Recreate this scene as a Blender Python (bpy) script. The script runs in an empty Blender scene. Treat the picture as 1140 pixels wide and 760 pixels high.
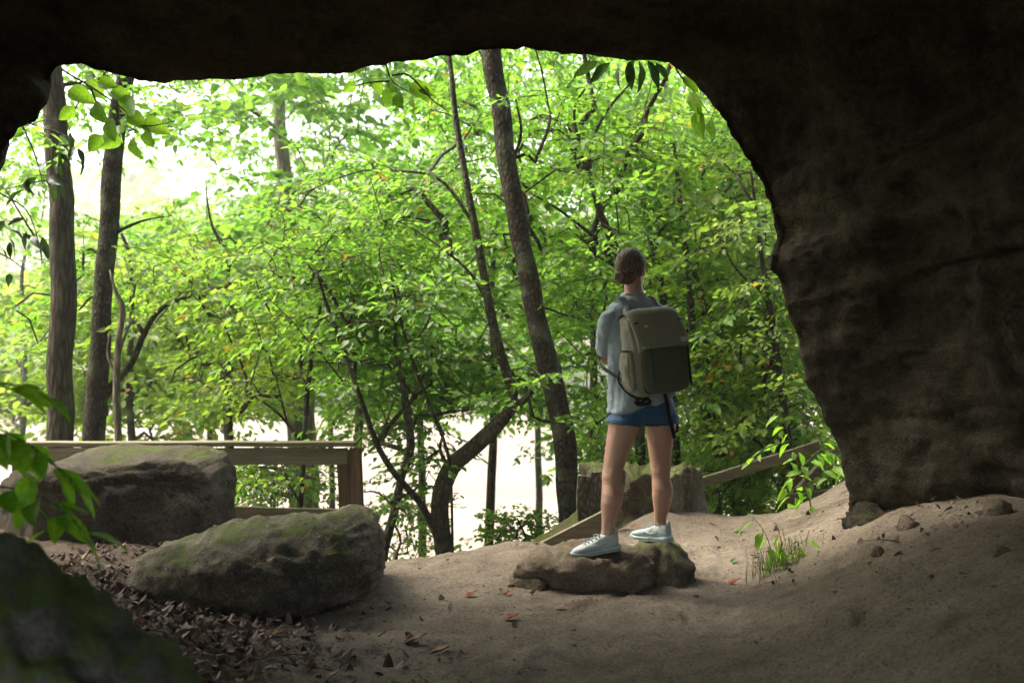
import bpy, bmesh, math, random
import numpy as np
from mathutils import Vector, Matrix
from mathutils.bvhtree import BVHTree
random.seed(7); RNG = np.random.default_rng(7)
S = bpy.context.scene
COL = S.collection
F = 1108.0; CAMZ = 1.33; CX, CY = 570.0, 380.0
def P(px, py, y):
    """a point of the place: y metres ahead of the viewer"""
    return np.array([(px-CX)/F*y, y, CAMZ-(py-CY)/F*y])
def ss(t): t = np.clip(t, 0, 1); return t*t*(3-2*t)

# ---------------------------------------------------------------- noise
_pr = np.random.default_rng(3)
_perm = _pr.permutation(256); _perm = np.concatenate([_perm, _perm, _perm])
_g = _pr.normal(size=(256, 3)); _g /= np.linalg.norm(_g, axis=1)[:, None]
def noise3(p):
    p = np.asarray(p, float); i = np.floor(p).astype(int); f = p-i; i &= 255
    u = f*f*f*(f*(f*6-15)+10); out = 0
    for dx in (0, 1):
        for dy in (0, 1):
            for dz in (0, 1):
                h = _perm[_perm[_perm[i[:, 0]+dx]+i[:, 1]+dy]+i[:, 2]+dz]
                g = _g[h]; d = f-np.array([dx, dy, dz])
                w = (u[:, 0] if dx else 1-u[:, 0])*(u[:, 1] if dy else 1-u[:, 1])*(u[:, 2] if dz else 1-u[:, 2])
                out = out+w*np.einsum('ij,ij->i', g, d)
    return out
def fbm(p, octv=4, ridge=False):
    a, s, o = 1.0, 1.0, 0
    for k in range(octv):
        n = noise3(p*s+k*17.3)
        if ridge: n = 0.5-np.abs(n)*2
        o = o+a*n; a *= .5; s *= 2.03
    return o

# ---------------------------------------------------------------- terrain
def edge_y(x):
    return np.interp(x, [-30, -6, -4, -2.4, -1.4, -.9, -.3, .3, .9, 1.5, 2.1, 3, 6, 30],
                        [8.6, 7.6, 7.4, 7.0, 6.3, 6.05, 6.2, 6.45, 7.0, 7.6, 7.3, 7.4, 8.5, 9])
_fr = np.random.default_rng(12)
PRINTS = [(_fr.uniform(-1.3, 2.2), _fr.uniform(3.4, 6.6), _fr.normal(1.2, .6), _fr.uniform(.006, .013)) for _ in range(70)]
def hgt(x, y, fine=True):
    x = np.atleast_1d(np.asarray(x, float)); y = np.atleast_1d(np.asarray(y, float))
    xr = np.interp(y, [0, 3, 5, 6.5, 8], [.1, .5, 1.0, 1.4, 1.75])
    h = .52*ss((x-xr)/1.6)+.25*ss((x-2.5)/3)
    xl = .85+.15*(y-4)
    h = h+.20*ss((-x-xl)/1.6)
    h = h+.06*np.exp(-((x+.15)**2/.5+(y-6.0)**2/.25))+.05*np.exp(-((x-.35)**2/.4+(y-5.5)**2/.2))
    h = h+.12*np.exp(-((x-.95)**2/.35+(y-7.2)**2/.15))-.05*ss((y-4.6)/2)*ss((-x)/.6)
    t = y-edge_y(x)
    wob = .35*noise3(np.stack([x*.6, y*.6, x*0], 1))
    t = t+wob*.5*ss((t+.4)/.8)
    d = np.where(t > 0, np.where(t < 3.6, 2.9*(t/3.6)**1.35, 2.9+(t-3.6)*.145), 0)
    h = h*(1-ss(t/4))-d
    h = np.where(y > 88, h+ss((y-88)/12)*4.5, h)
    h = np.maximum(h, -6.4)
    far = ss((y-92)/14)
    hill = -5.3+np.clip(y-96, 0, 400)*.16*np.exp(-np.clip(y-96, 0, 999)/300)
    h = h*(1-far)+far*(hill+1.2*noise3(np.stack([x*.02, y*.02, x*0], 1))*4)
    if fine:
        p = np.stack([x, y, x*0], 1); near = np.clip(1-(y-7)/30, .0, 1)
        h = h+near*(.045*noise3(p*1.5)+.032*fbm(p*3.5, 3)-.014*ss(noise3(p*np.array([5.5, 4, 1])+7)*4-.8)+.009*fbm(p*13, 4))
        sel = (x > -1.6) & (x < 2.5) & (y > 3.1) & (y < 6.9)
        if sel.any():                                   # worn shoe prints
            fx_, fy_ = x[sel], y[sel]; dz = np.zeros(len(fx_))
            for (a_, b_, an_, dp_) in PRINTS:
                u = (fx_-a_)*math.cos(an_)+(fy_-b_)*math.sin(an_); v_ = -(fx_-a_)*math.sin(an_)+(fy_-b_)*math.cos(an_)
                e_ = (u/.135)**2+(v_/(.048+.012*np.clip(u/.13, -1, 1)))**2; dz += -dp_*ss((1.25-e_)/.6)+dp_*.6*np.exp(-((e_-1.55)/.35)**2)
            h[sel] += dz
    return h
def H(x, y, fine=False): return float(hgt([x], [y], fine)[0])

# ---------------------------------------------------------------- scene helpers
def tag(o, label=None, cat=None, group=None, kind=None):
    if label: o['label'] = label
    if cat: o['category'] = cat
    if group: o['group'] = group
    if kind: o['kind'] = kind
    return o
def empty(name, loc, label, cat, group=None):
    o = bpy.data.objects.new(name, None); COL.objects.link(o); o.location = Vector(loc); o.empty_display_size = .1
    return tag(o, label, cat, group)
def link(name, me, mat, parent=None, smooth=True):
    o = bpy.data.objects.new(name, me); COL.objects.link(o)
    for m in (mat if isinstance(mat, (list, tuple)) else [mat]): me.materials.append(m)
    if smooth: me.polygons.foreach_set('use_smooth', np.ones(len(me.polygons), bool))
    if parent is not None:
        o.parent = parent
    return o
def mk(name, V, Fc, mat, parent=None, smooth=True, origin=None):
    """V (n,3); Fc list of faces or int array (m,4)/(m,3)"""
    V = np.asarray(V, float)
    off = np.array(parent.location) if parent is not None else (np.array(origin) if origin is not None else np.zeros(3))
    if parent is not None and parent.parent is not None: off = off+np.array(parent.parent.location)
    V = V-off
    me = bpy.data.meshes.new(name)
    if isinstance(Fc, np.ndarray):
        k = Fc.shape[1]
        me.vertices.add(len(V)); me.vertices.foreach_set('co', V.astype(np.float32).ravel())
        me.loops.add(Fc.size); me.loops.foreach_set('vertex_index', Fc.astype(np.int32).ravel())
        me.polygons.add(len(Fc)); me.polygons.foreach_set('loop_start', np.arange(0, Fc.size, k, dtype=np.int32))
        me.update(calc_edges=True); me.validate()
    else:
        me.from_pydata([tuple(v) for v in V], [], [tuple(f) for f in Fc])
    me.update()
    o = link(name, me, mat, parent, smooth)
    if parent is None and origin is not None: o.location = Vector(origin)
    return o
class MB:
    def __init__(s): s.v = []; s.f = []; s.n = 0
    def add(s, V, Fc):
        V = np.asarray(V, float); s.v.append(V); n = s.n
        s.f += [tuple(int(i)+n for i in f) for f in Fc]; s.n += len(V)
        return s
    def tube(s, pts, rad, sides=8, cap=True, up=None, flat=1.0):
        pts = np.asarray(pts, float); n = len(pts)
        rad = np.broadcast_to(np.asarray(rad, float), (n,))
        T = np.gradient(pts, axis=0); T /= np.linalg.norm(T, axis=1)[:, None]+1e-9
        a = np.array(up if up is not None else ([0, 0, 1] if abs(T[0][2]) < .8 else [1, 0, 0]), float)
        V = []
        for i in range(n):
            a = a-T[i]*a.dot(T[i]); a /= np.linalg.norm(a)+1e-9; b = np.cross(T[i], a)
            an = np.linspace(0, 2*math.pi, sides, endpoint=False)
            V.append(pts[i]+rad[i]*(np.outer(np.cos(an), a)*flat+np.outer(np.sin(an), b)))
        V = np.concatenate(V); Fc = []
        for i in range(n-1):
            for k in range(sides):
                k2 = (k+1) % sides
                Fc.append((i*sides+k, i*sides+k2, (i+1)*sides+k2, (i+1)*sides+k))
        if cap:
            Fc.append(tuple(range(sides-1, -1, -1))); Fc.append(tuple((n-1)*sides+k for k in range(sides)))
        return s.add(V, Fc)
    def rings(s, rings, cap=True):
        """rings: list of (k,3) arrays"""
        k = len(rings[0]); V = np.concatenate(rings); Fc = []
        for i in range(len(rings)-1):
            for j in range(k):
                j2 = (j+1) % k; Fc.append((i*k+j, i*k+j2, (i+1)*k+j2, (i+1)*k+j))
        if cap: Fc.append(tuple(range(k-1, -1, -1))); Fc.append(tuple((len(rings)-1)*k+j for j in range(k)))
        return s.add(V, Fc)
    def box(s, c, sx, sy, sz, M=None):
        V = np.array([[x, y, z] for x in (-.5, .5) for y in (-.5, .5) for z in (-.5, .5)])*[sx, sy, sz]
        if M is not None: V = V@np.array(M).T
        return s.add(V+np.array(c), [(0, 1, 3, 2), (4, 6, 7, 5), (0, 4, 5, 1), (2, 3, 7, 6), (0, 2, 6, 4), (1, 5, 7, 3)])
    def ell(s, c, r, M=None, u=20, v=12, e=1.0):
        V = []
        for i in range(1, v):
            ph = math.pi*i/v-math.pi/2
            for j in range(u):
                th = 2*math.pi*j/u
                f = lambda q: math.copysign(abs(q)**e, q)
                V.append([f(math.cos(ph))*f(math.cos(th)), f(math.cos(ph))*f(math.sin(th)), f(math.sin(ph))])
        V.append([0, 0, -1]); V.append([0, 0, 1]); V = np.array(V)*r
        if M is not None: V = V@np.array(M).T
        Fc = []
        for i in range(v-2):
            for j in range(u): Fc.append((i*u+j, i*u+(j+1) % u, (i+1)*u+(j+1) % u, (i+1)*u+j))
        b = (v-1)*u
        for j in range(u): Fc.append((b, (j+1) % u, j)); Fc.append((b+1, (v-2)*u+j, (v-2)*u+(j+1) % u))
        return s.add(V+np.array(c), Fc)
    def build(s, name, mat, parent=None, smooth=True, bevel=0, remesh=0, smoothit=0, disp=None, seg=2, subsurf=0):
        o = mk(name, np.concatenate(s.v), s.f, mat, parent, smooth)
        if remesh:
            m = o.modifiers.new('r', 'REMESH'); m.mode = 'VOXEL'; m.voxel_size = remesh; m.use_smooth_shade = True
        if smoothit:
            m = o.modifiers.new('s', 'SMOOTH'); m.iterations = smoothit; m.factor = .5
        if bevel:
            m = o.modifiers.new('b', 'BEVEL'); m.width = bevel; m.segments = seg; m.limit_method = 'ANGLE'
        if subsurf:
            m = o.modifiers.new('ss', 'SUBSURF'); m.levels = subsurf; m.render_levels = subsurf
        if remesh or smoothit or bevel or subsurf: bake(o, smooth)
        if disp:
            me = o.data; n = len(me.vertices); co = np.empty(n*3, np.float32); me.vertices.foreach_get('co', co); co = co.reshape(-1, 3)
            no = np.empty(n*3, np.float32); me.vertices.foreach_get('normal', no); no = no.reshape(-1, 3)
            co = disp(co.astype(float)+np.array(o.matrix_world.translation if parent is None else parent.location), no) - np.array(parent.location if parent is not None else (0, 0, 0))
            me.vertices.foreach_set('co', co.astype(np.float32).ravel()); me.update()
        return o
def bake(o, smooth=True):
    dg = bpy.context.evaluated_depsgraph_get(); dg.update()
    me = bpy.data.meshes.new_from_object(o.evaluated_get(dg))
    old = o.data; o.modifiers.clear(); o.data = me; me.name = old.name; bpy.data.meshes.remove(old)
    me.polygons.foreach_set('use_smooth', np.full(len(me.polygons), smooth)); me.update()
def catmull(pts, n=6):
    p = np.asarray(pts, float); p = np.vstack([2*p[0]-p[1], p, 2*p[-1]-p[-2]]); out = []
    for i in range(1, len(p)-2):
        for t in np.linspace(0, 1, n, endpoint=False):
            a, b, c, d = p[i-1], p[i], p[i+1], p[i+2]
            out.append(.5*((2*b)+(-a+c)*t+(2*a-5*b+4*c-d)*t*t+(-a+3*b-3*c+d)*t**3))
    out.append(p[-2]); return np.array(out)

# ---------------------------------------------------------------- materials
class N:
    def __init__(s, name):
        s.m = bpy.data.materials.new(name); s.m.use_nodes = True; s.t = s.m.node_tree; s.t.nodes.clear()
        s.out = s.t.nodes.new('ShaderNodeOutputMaterial')
    def n(s, typ, **kw):
        nd = s.t.nodes.new('ShaderNode'+typ)
        for k, v in kw.items():
            if k[0] == '_': setattr(nd, k[1:], v)
            else:
                key = int(k[1:]) if k[0] == 'i' and k[1:].isdigit() else k.replace('__', ' ')
                if hasattr(v, 'is_output') or isinstance(v, bpy.types.NodeSocket): s.t.links.new(v, nd.inputs[key])
                else: nd.inputs[key].default_value = v
        return nd
    def co(s, scale=(1, 1, 1), kind='Object', rot=(0, 0, 0)):
        tc = s.n('TexCoord'); mp = s.n('Mapping', Vector=tc.outputs[kind]); mp.inputs['Scale'].default_value = scale
        mp.inputs['Rotation'].default_value = rot
        return mp.outputs[0]
    def noise(s, v, sc, det=4, rough=.55, dist=0):
        return s.n('TexNoise', Vector=v, Scale=sc, Detail=det, Roughness=rough, Distortion=dist).outputs['Fac']
    def ramp(s, fac, stops, interp='LINEAR'):
        r = s.n('ValToRGB', Fac=fac); cr = r.color_ramp; cr.interpolation = interp
        while len(cr.elements) < len(stops): cr.elements.new(.5)
        for e, (p, c) in zip(cr.elements, stops):
            e.position = p; e.color = (*c, 1) if not isinstance(c, (int, float)) else (c, c, c, 1)
        return r.outputs['Color']
    def mix(s, f, a, b, blend='MIX'):
        m = s.n('Mix', _data_type='RGBA', _blend_type=blend)
        for k, v in ((0, f), (6, a), (7, b)):
            if isinstance(v, bpy.types.NodeSocket): s.t.links.new(v, m.inputs[k])
            else: m.inputs[k].default_value = v if isinstance(v, (int, float)) else (*v, 1)
        return m.outputs[2]
    def math(s, op, a, b=0.0):
        m = s.n('Math', _operation=op)
        for k, v in ((0, a), (1, b)):
            if isinstance(v, bpy.types.NodeSocket): s.t.links.new(v, m.inputs[k])
            else: m.inputs[k].default_value = v
        return m.outputs[0]
    def bump(s, h, st=.5, d=.01, nrm=None):
        b = s.n('Bump', Height=h, Strength=st, Distance=d)
        if nrm is not None: s.t.links.new(nrm, b.inputs['Normal'])
        return b.outputs[0]
    def done(s, color, rough=.85, normal=None, spec=.25, sheen=0, trans=0, metal=0):
        b = s.n('BsdfPrincipled', Roughness=rough)
        b.inputs['Specular IOR Level'].default_value = spec; b.inputs['Metallic'].default_value = metal
        if isinstance(color, bpy.types.NodeSocket): s.t.links.new(color, b.inputs['Base Color'])
        else: b.inputs['Base Color'].default_value = (*color, 1)
        if sheen: b.inputs['Sheen Weight'].default_value = sheen
        if normal is not None: s.t.links.new(normal, b.inputs['Normal'])
        s.t.links.new(b.outputs[0], s.out.inputs[0]); return s.m

def m_leaf(name, c1, c2, c3, tr=1.0, rough=.45, warm=.004, vein=False):
    a = N(name); geo = a.n('NewGeometry'); r = geo.outputs['Random Per Island']
    big = a.noise(a.co(), .55, 2)
    f = a.math('ADD', a.math('MULTIPLY', r, .65), a.math('MULTIPLY', a.math('SUBTRACT', big, .5), 1.1)); f = a.math('ADD', f, .18)
    col = a.ramp(f, [(0, c1), (.5, c2), (1, c3)])
    r2 = a.math('FRACT', a.math('MULTIPLY', r, 37.7))
    col = a.mix(a.math('GREATER_THAN', r2, 1-warm), col, (.30, .13, .02))
    if vein:
        v = a.ramp(a.noise(a.co(), 60, 3), [(.35, .75), (.65, 1.15)]); col = a.mix(1.0, col, v, 'MULTIPLY')
    b = a.n('BsdfPrincipled', Roughness=rough); b.inputs['Specular IOR Level'].default_value = .4
    a.t.links.new(col, b.inputs['Base Color'])
    t = a.n('BsdfTranslucent'); tc = a.mix(1.0, col, (1.46*tr, 1.58*tr, .74*tr), 'MULTIPLY'); a.t.links.new(tc, t.inputs[0])
    mx = a.n('MixShader', Fac=.6); a.t.links.new(b.outputs[0], mx.inputs[1]); a.t.links.new(t.outputs[0], mx.inputs[2])
    a.t.links.new(mx.outputs[0], a.out.inputs[0]); return a.m
def m_bark(name, dark, light, sc=1.0, lich=.0, furrow=True):
    a = N(name); c = a.co((9*sc, 9*sc, (1.6 if furrow else 5)*sc)); c2 = a.co()
    n1 = a.noise(c, 3.2, 6, .65, .6); n2 = a.noise(c2, 5, 5); vo = a.n('TexVoronoi', Vector=c, Scale=2.6, _feature='DISTANCE_TO_EDGE').outputs[0]
    h = a.math('ADD', a.math('MULTIPLY', n1, .6), a.math('MINIMUM', vo, .35))
    col = a.ramp(h, [(.25, dark), (.75, light)])
    col = a.mix(a.math('MULTIPLY', a.ramp(n2, [(.5, 0.), (.66, 1.)]), lich), col, (.13, .15, .10))
    return a.done(col, .95, a.bump(h, .9, .02), .15)
def m_rock(name, c1, c2, moss=(.035, .05, .008), mamt=.7, mz=.45, sc=1.0, pits=True, strata=0.0, spots=0.0, lim=.0):
    a = N(name); c = a.co()
    n1 = a.noise(c, 2.2*sc, 8, .62); n2 = a.noise(c, 14*sc, 6, .7); n3 = a.noise(c, 55*sc, 4, .7)
    f = a.math('ADD', a.math('MULTIPLY', n1, .6), a.math('MULTIPLY', n2, .4))
    col = a.ramp(f, [(.33, c1), (.66, c2)])
    col = a.mix(.75, col, a.ramp(n3, [(.32, .25), (.62, 1.15)]), 'MULTIPLY')
    if strata:
        st = a.noise(a.co((1.6, 1.6, 6.5), rot=(.05, .22, 0)), 1.6, 6, .7, .3)
        col = a.mix(strata, col, a.ramp(st, [(.4, .3), (.62, 1.2)]), 'MULTIPLY')
    if lim:   # pale mineral streaks
        lm = a.noise(a.co((2.2, 2.2, .9), rot=(.1, .35, 0)), 1.1, 10, .72, .2)
        col = a.mix(a.math('MULTIPLY', a.ramp(lm, [(.60, 0.), (.72, 1.)]), lim), col, (.16, .14, .10))
    if mamt:
        nz = a.n('SeparateXYZ', Vector=a.n('NewGeometry').outputs['Normal']).outputs[2]
        mm = a.noise(c, 3.1*sc, 6, .7, .4)
        k = a.math('ADD', a.math('ADD', nz, a.math('MULTIPLY', a.math('SUBTRACT', n3, .5), 1.5)), a.math('MULTIPLY', a.math('SUBTRACT', mm, .5), 3.2))
        k = a.ramp(a.math('SUBTRACT', k, mz-.5), [(.45, 0.), (.62, 1.)])
        mcol = a.mix(n3, moss, tuple(min(1, q*2.2) for q in moss))
        col = a.mix(a.math('MULTIPLY', k, mamt), col, mcol)
    if spots:
        vs = a.n('TexVoronoi', Vector=c, Scale=26*sc).outputs[0]
        sp = a.math('MULTIPLY', a.ramp(vs, [(.10, 1.), (.17, 0.)]), a.ramp(a.noise(c, 6, 3), [(.5, 0.), (.6, 1.)]))
        col = a.mix(a.math('MULTIPLY', sp, spots), col, (.42, .43, .38))
    h = a.math('ADD', a.math('MULTIPLY', n2, .7), a.math('MULTIPLY', n3, .35))
    return a.done(col, .95, a.bump(h, 1.0, .045/sc), .12)
# ================================================================ materials
def soil_mat():
    a = N('trodden_soil'); c = a.co()
    n1 = a.noise(c, .9, 6, .6); n2 = a.noise(c, 9, 6, .7); n3 = a.noise(c, 60, 5, .7)
    col = a.ramp(a.math('ADD', a.math('MULTIPLY', n1, .6), a.math('MULTIPLY', n2, .4)), [(.32, (.125, .103, .076)), (.52, (.20, .165, .125)), (.7, (.265, .224, .173))])
    col = a.mix(.8, col, a.ramp(n3, [(.34, .40), (.56, 1.1)]), 'MULTIPLY')
    n5 = a.noise(a.co((1, 1.6, 1)), 2.6, 7, .68, .4); col = a.mix(.55, col, a.ramp(n5, [(.36, .62), (.62, 1.15)]), 'MULTIPLY')
    sp = a.n('TexVoronoi', Vector=c, Scale=34).outputs[0]
    spk = a.math('MULTIPLY', a.ramp(sp, [(.12, 1.), (.2, 0.)]), a.ramp(n2, [(.48, 0.), (.56, 1.)]))
    col = a.mix(a.math('MULTIPLY', spk, .45), col, (.035, .026, .02))
    # darker humus away from the trodden path and on the bank
    x, y, z = [a.n('SeparateXYZ', Vector=a.n('TexCoord').outputs['Object']).outputs[i] for i in range(3)]
    lf = a.math('SUBTRACT', a.math('SUBTRACT', -.75, x), a.math('MULTIPLY', a.math('SUBTRACT', n1, .5), -1.2))
    k1 = a.ramp(a.math('MULTIPLY', lf, 1.0), [(0., 0.), (.55, 1.)])
    k2 = a.ramp(a.math('MULTIPLY', a.math('ADD', z, .35), -1.0), [(0., 0.), (.6, 1.)])
    hum = a.ramp(a.noise(c, 22, 6, .75), [(.35, (.04, .03, .021)), (.62, (.14, .108, .08))])
    col = a.mix(a.math('MULTIPLY', k1, .85), col, hum)
    bank = a.ramp(n2, [(.35, (.03, .035, .012)), (.65, (.09, .075, .04))])
    k3 = a.ramp(a.math('MULTIPLY', a.math('ADD', a.math('ADD', x, 4.0), a.math('SUBTRACT', n1, .5)), -1.0), [(0., 0.), (.8, 1.)])
    col = a.mix(a.math('MAXIMUM', k2, k3), col, bank)
    h = a.math('ADD', a.math('MULTIPLY', n2, .55), a.math('MULTIPLY', n3, .5))
    return a.done(col, .97, a.bump(h, 1.0, .03), .1)
M = {}
def flat_leaf0():
    a = N('dead_leaf'); r = a.n('NewGeometry').outputs['Random Per Island']; n = a.noise(a.co(), 50, 3)
    col = a.ramp(r, [(0, (.06, .04, .027)), (.45, (.15, .11, .08)), (.75, (.25, .20, .16)), (.98, (.20, .09, .035))]); col = a.mix(.5, col, a.ramp(n, [(.3, .5), (.7, 1.2)]), 'MULTIPLY')
    return a.done(col, .75, a.bump(n, .4, .003), .25)
M['soil'] = soil_mat()
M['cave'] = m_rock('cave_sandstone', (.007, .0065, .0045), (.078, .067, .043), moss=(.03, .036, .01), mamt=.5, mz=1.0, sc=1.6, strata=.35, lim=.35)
M['mossrock'] = m_rock('mossy_sandstone', (.045, .038, .027), (.24, .21, .16), moss=(.045, .058, .012), mamt=.88, mz=.99, sc=1.3, strata=.45, spots=.75)
M['blockrock'] = m_rock('dark_sandstone', (.05, .04, .03), (.15, .13, .10), moss=(.045, .058, .012), mamt=.85, mz=.98, sc=1.1, strata=.3, spots=.3)  # sandstone with a darker base colour
M['nearrock'] = m_rock('lichen_rock', (.06, .058, .045), (.27, .25, .20), moss=(.065, .09, .02), mamt=.85, mz=.72, sc=2.6, spots=.3)
M['stone'] = m_rock('worn_stone', (.10, .075, .052), (.30, .24, .175), mamt=.35, mz=1.1, sc=2.2, strata=.35)
M['stone_green'] = m_rock('green_stone', (.07, .06, .04), (.22, .19, .13), moss=(.06, .07, .02), mamt=.6, mz=.8, sc=2.2, strata=.3)
M['pebble'] = m_rock('pebble', (.08, .062, .045), (.26, .21, .16), mamt=0, sc=3)
M['bark_furrow'] = m_bark('furrowed_bark', (.022, .018, .013), (.105, .088, .064), 1.0, .25)
M['bark_dark'] = m_bark('dark_bark', (.014, .011, .008), (.075, .062, .045), 1.3, .55, False)
M['bark_grey'] = m_bark('grey_bark', (.03, .028, .023), (.15, .135, .105), 1.2, .5, False)
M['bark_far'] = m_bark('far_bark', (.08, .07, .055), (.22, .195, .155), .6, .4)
M['bark_dead'] = m_bark('weathered_wood', (.07, .06, .045), (.26, .22, .17), 1.0, .3)
M['leaf'] = m_leaf('leaf_bright', (.066, .145, .026), (.105, .205, .036), (.165, .25, .052), tr=1.25)
M['leaf_deep'] = m_leaf('leaf_deep', (.06, .13, .024), (.10, .19, .032), (.15, .235, .042), warm=.003, tr=1.3)
M['leaf_yellow'] = m_leaf('leaf_yellowish', (.085, .155, .026), (.145, .22, .036), (.20, .255, .05), warm=.012, tr=1.25)
M['leaf_blue'] = m_leaf('leaf_dark', (.025, .05, .014), (.05, .09, .02), (.09, .14, .03), rough=.35, warm=.01)  # darker, smoother leaf green
M['bigleaf'] = m_leaf('broad_leaf', (.09, .19, .016), (.13, .25, .022), (.18, .30, .03), tr=1.6, warm=0, vein=True)
M['hangleaf'] = m_leaf('hanging_leaf', (.06, .12, .014), (.085, .16, .018), (.12, .20, .024), tr=1.15, warm=0, vein=True)
M['darkleaf'] = m_leaf('evergreen_leaf', (.012, .03, .010), (.02, .045, .014), (.035, .065, .02), tr=.45, rough=.3, warm=0, vein=True)
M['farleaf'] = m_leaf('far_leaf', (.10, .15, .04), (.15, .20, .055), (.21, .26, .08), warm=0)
M['litter'] = flat_leaf0()
def flat_leaf(name, c):
    a = N(name); n = a.noise(a.co(), 40, 4); col = a.mix(.6, c, a.ramp(n, [(.3, .5), (.7, 1.2)]), 'MULTIPLY'); return a.done(col, .7, a.bump(n, .4, .003))
M['rust_leaf'] = flat_leaf('rust_leaf', (.22, .055, .015)); M['tan_leaf'] = flat_leaf('tan_leaf', (.26, .15, .08)); M['pale_leaf'] = flat_leaf('pale_leaf', (.30, .36, .28))
M['yellow_leaf'] = flat_leaf('ochre_leaf', (.28, .15, .025)); M['green_fallen'] = flat_leaf('green_fallen_leaf', (.07, .13, .03))
M['grass'] = m_leaf('grass_blade', (.06, .09, .025), (.10, .13, .04), (.22, .20, .10), tr=.6, warm=0)
def wood(name, c1, c2, green, axis=0):
    a = N(name); sc = [2, 2, 2]; sc = [22, 22, 22]; sc[axis] = 1.2
    n = a.noise(a.co(tuple(sc)), 1.5, 6, .6, .5); n2 = a.noise(a.co(), 4, 5)
    col = a.ramp(n, [(.3, c1), (.7, c2)]); col = a.mix(a.math('MULTIPLY', a.ramp(n2, [(.4, 0.), (.65, 1.)]), green), col, (.09, .105, .045))
    return a.done(col, .85, a.bump(n, .5, .006), .15)
M['plank'] = wood('weathered_plank', (.10, .085, .06), (.23, .20, .145), .45)
M['plank_z'] = wood('weathered_post', (.09, .055, .033), (.19, .125, .08), .25, 2)
def water_mat():
    a = N('muddy_water'); c = a.co((1, 1, 1)); n = a.noise(c, 1.3, 4, .6); n2 = a.noise(a.co((.08, .3, 1)), 1, 3)
    col = a.ramp(n2, [(.35, (.16, .125, .10)), (.65, (.21, .17, .135))])
    return a.done(col, .6, a.bump(n, .25, .08), .1)
M['water'] = water_mat()
def cloth(name, c, weave=420, bump=.15, var=.25, rough=.9):
    a = N(name); n = a.noise(a.co(), weave, 2); n2 = a.noise(a.co(), 14, 4)
    col = a.mix(var, c, a.ramp(n, [(.35, .45), (.65, 1.35)]), 'MULTIPLY'); col = a.mix(.3, col, a.ramp(n2, [(.3, .7), (.7, 1.15)]), 'MULTIPLY')
    n4 = a.noise(a.co((1, 1, 1)), 17, 5, .6, 1.2); return a.done(col, rough, a.bump(n, bump, .002, a.bump(n4, .55, .012)), .15, sheen=.15)
M['shirt'] = cloth('heather_cotton', (.27, .335, .36), 300, .2, .35)
M['shorts'] = cloth('navy_cloth', (.032, .085, .165), 400, .1, .2, .7)
M['khaki'] = cloth('khaki_canvas', (.21, .21, .16), 500, .3, .3)
M['olive'] = cloth('olive_canvas', (.085, .09, .058), 500, .3, .3)
M['flapc'] = cloth('flap_canvas', (.21, .212, .152), 500, .3, .3)
M['teal'] = cloth('teal_webbing', (.03, .075, .085), 600, .2, .2)
M['blackweb'] = cloth('black_webbing', (.012, .012, .014), 600, .2, .2)
M['patch'] = cloth('cream_patch', (.42, .40, .33), 900, .1, .1)
M['shoe'] = cloth('shoe_mesh', (.46, .50, .49), 260, .4, .3); M['sole'] = cloth('shoe_sole', (.34, .45, .47), 90, .2, .2, .6)
M['soleb'] = cloth('tread', (.38, .38, .33), 60, .3, .4); M['lace'] = cloth('lace', (.25, .36, .38), 500)
def skin():
    a = N('skin'); n = a.noise(a.co(), 9, 4); n2 = a.noise(a.co(), 160, 3)
    col = a.ramp(n, [(.3, (.35, .195, .14)), (.7, (.43, .255, .185))])
    m = a.done(col, .5, a.bump(n2, .08, .002), .4)
    b = [x for x in a.t.nodes if x.type == 'BSDF_PRINCIPLED'][0]; b.inputs['Subsurface Weight'].default_value = .12; b.inputs['Subsurface Scale'].default_value = .02
    b.inputs['Subsurface Radius'].default_value = (1, .35, .2); return m
M['skin'] = skin()
def hairm():
    a = N('brown_hair'); c = a.co((1, 1, 1)); n = a.noise(a.co((140, 140, 22)), 1, 4, .6, .3)
    col = a.ramp(n, [(.3, (.05, .036, .025)), (.58, (.17, .125, .085)), (.8, (.32, .24, .17))])
    return a.done(col, .6, a.bump(n, .9, .006), .2)
M['hair'] = hairm()
M['eye'] = N('eye').done((.6, .6, .58), .2); M['metal'] = N('dark_metal').done((.1, .1, .1), .4, metal=1)

# ================================================================ ground, water
def axis(lo, hi, a0, a1, step, g):
    m = list(np.arange(a0, a1, step)); s = step; v = a0
    L = []
    while v > lo: s *= g; v -= s; L.append(v)
    s = step; v = m[-1]; R = []
    while v < hi: s *= g; v += s; R.append(v)
    return np.array(L[::-1]+m+R)
xs = axis(-420, 420, -4.0, 3.6, .03, 1.09); ys = axis(-60, 700, 2.0, 8.6, .03, 1.07)
X, Y = np.meshgrid(xs, ys); x, y = X.ravel(), Y.ravel(); z = hgt(x, y)
nx, ny = len(xs), len(ys); I = np.arange(nx*ny).reshape(ny, nx)
Q = np.stack([I[:-1, :-1], I[:-1, 1:], I[1:, 1:], I[1:, :-1]], -1).reshape(-1, 4)
GROUND_V = np.stack([x, y, z], 1)
tag(mk('ground', GROUND_V, Q, M['soil']), kind='structure')
xs2 = np.linspace(-420, 420, 15); Vw = np.array([[a, b, -5.45] for b in (14, 60, 120, 700) for a in xs2])
Fw = np.array([[j*15+i, j*15+i+1, (j+1)*15+i+1, (j+1)*15+i] for j in range(3) for i in range(14)])
tag(mk('river_water', Vw, Fw, M['water']), kind='structure')

# ================================================================ cave
def poly_resample(pts, n):
    p = np.asarray(pts, float); d = np.r_[0, np.cumsum(np.linalg.norm(np.diff(p, axis=0), axis=1))]
    t = np.linspace(0, d[-1], n); return np.stack([np.interp(t, d, p[:, k]) for k in range(p.shape[1])], 1)
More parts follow.
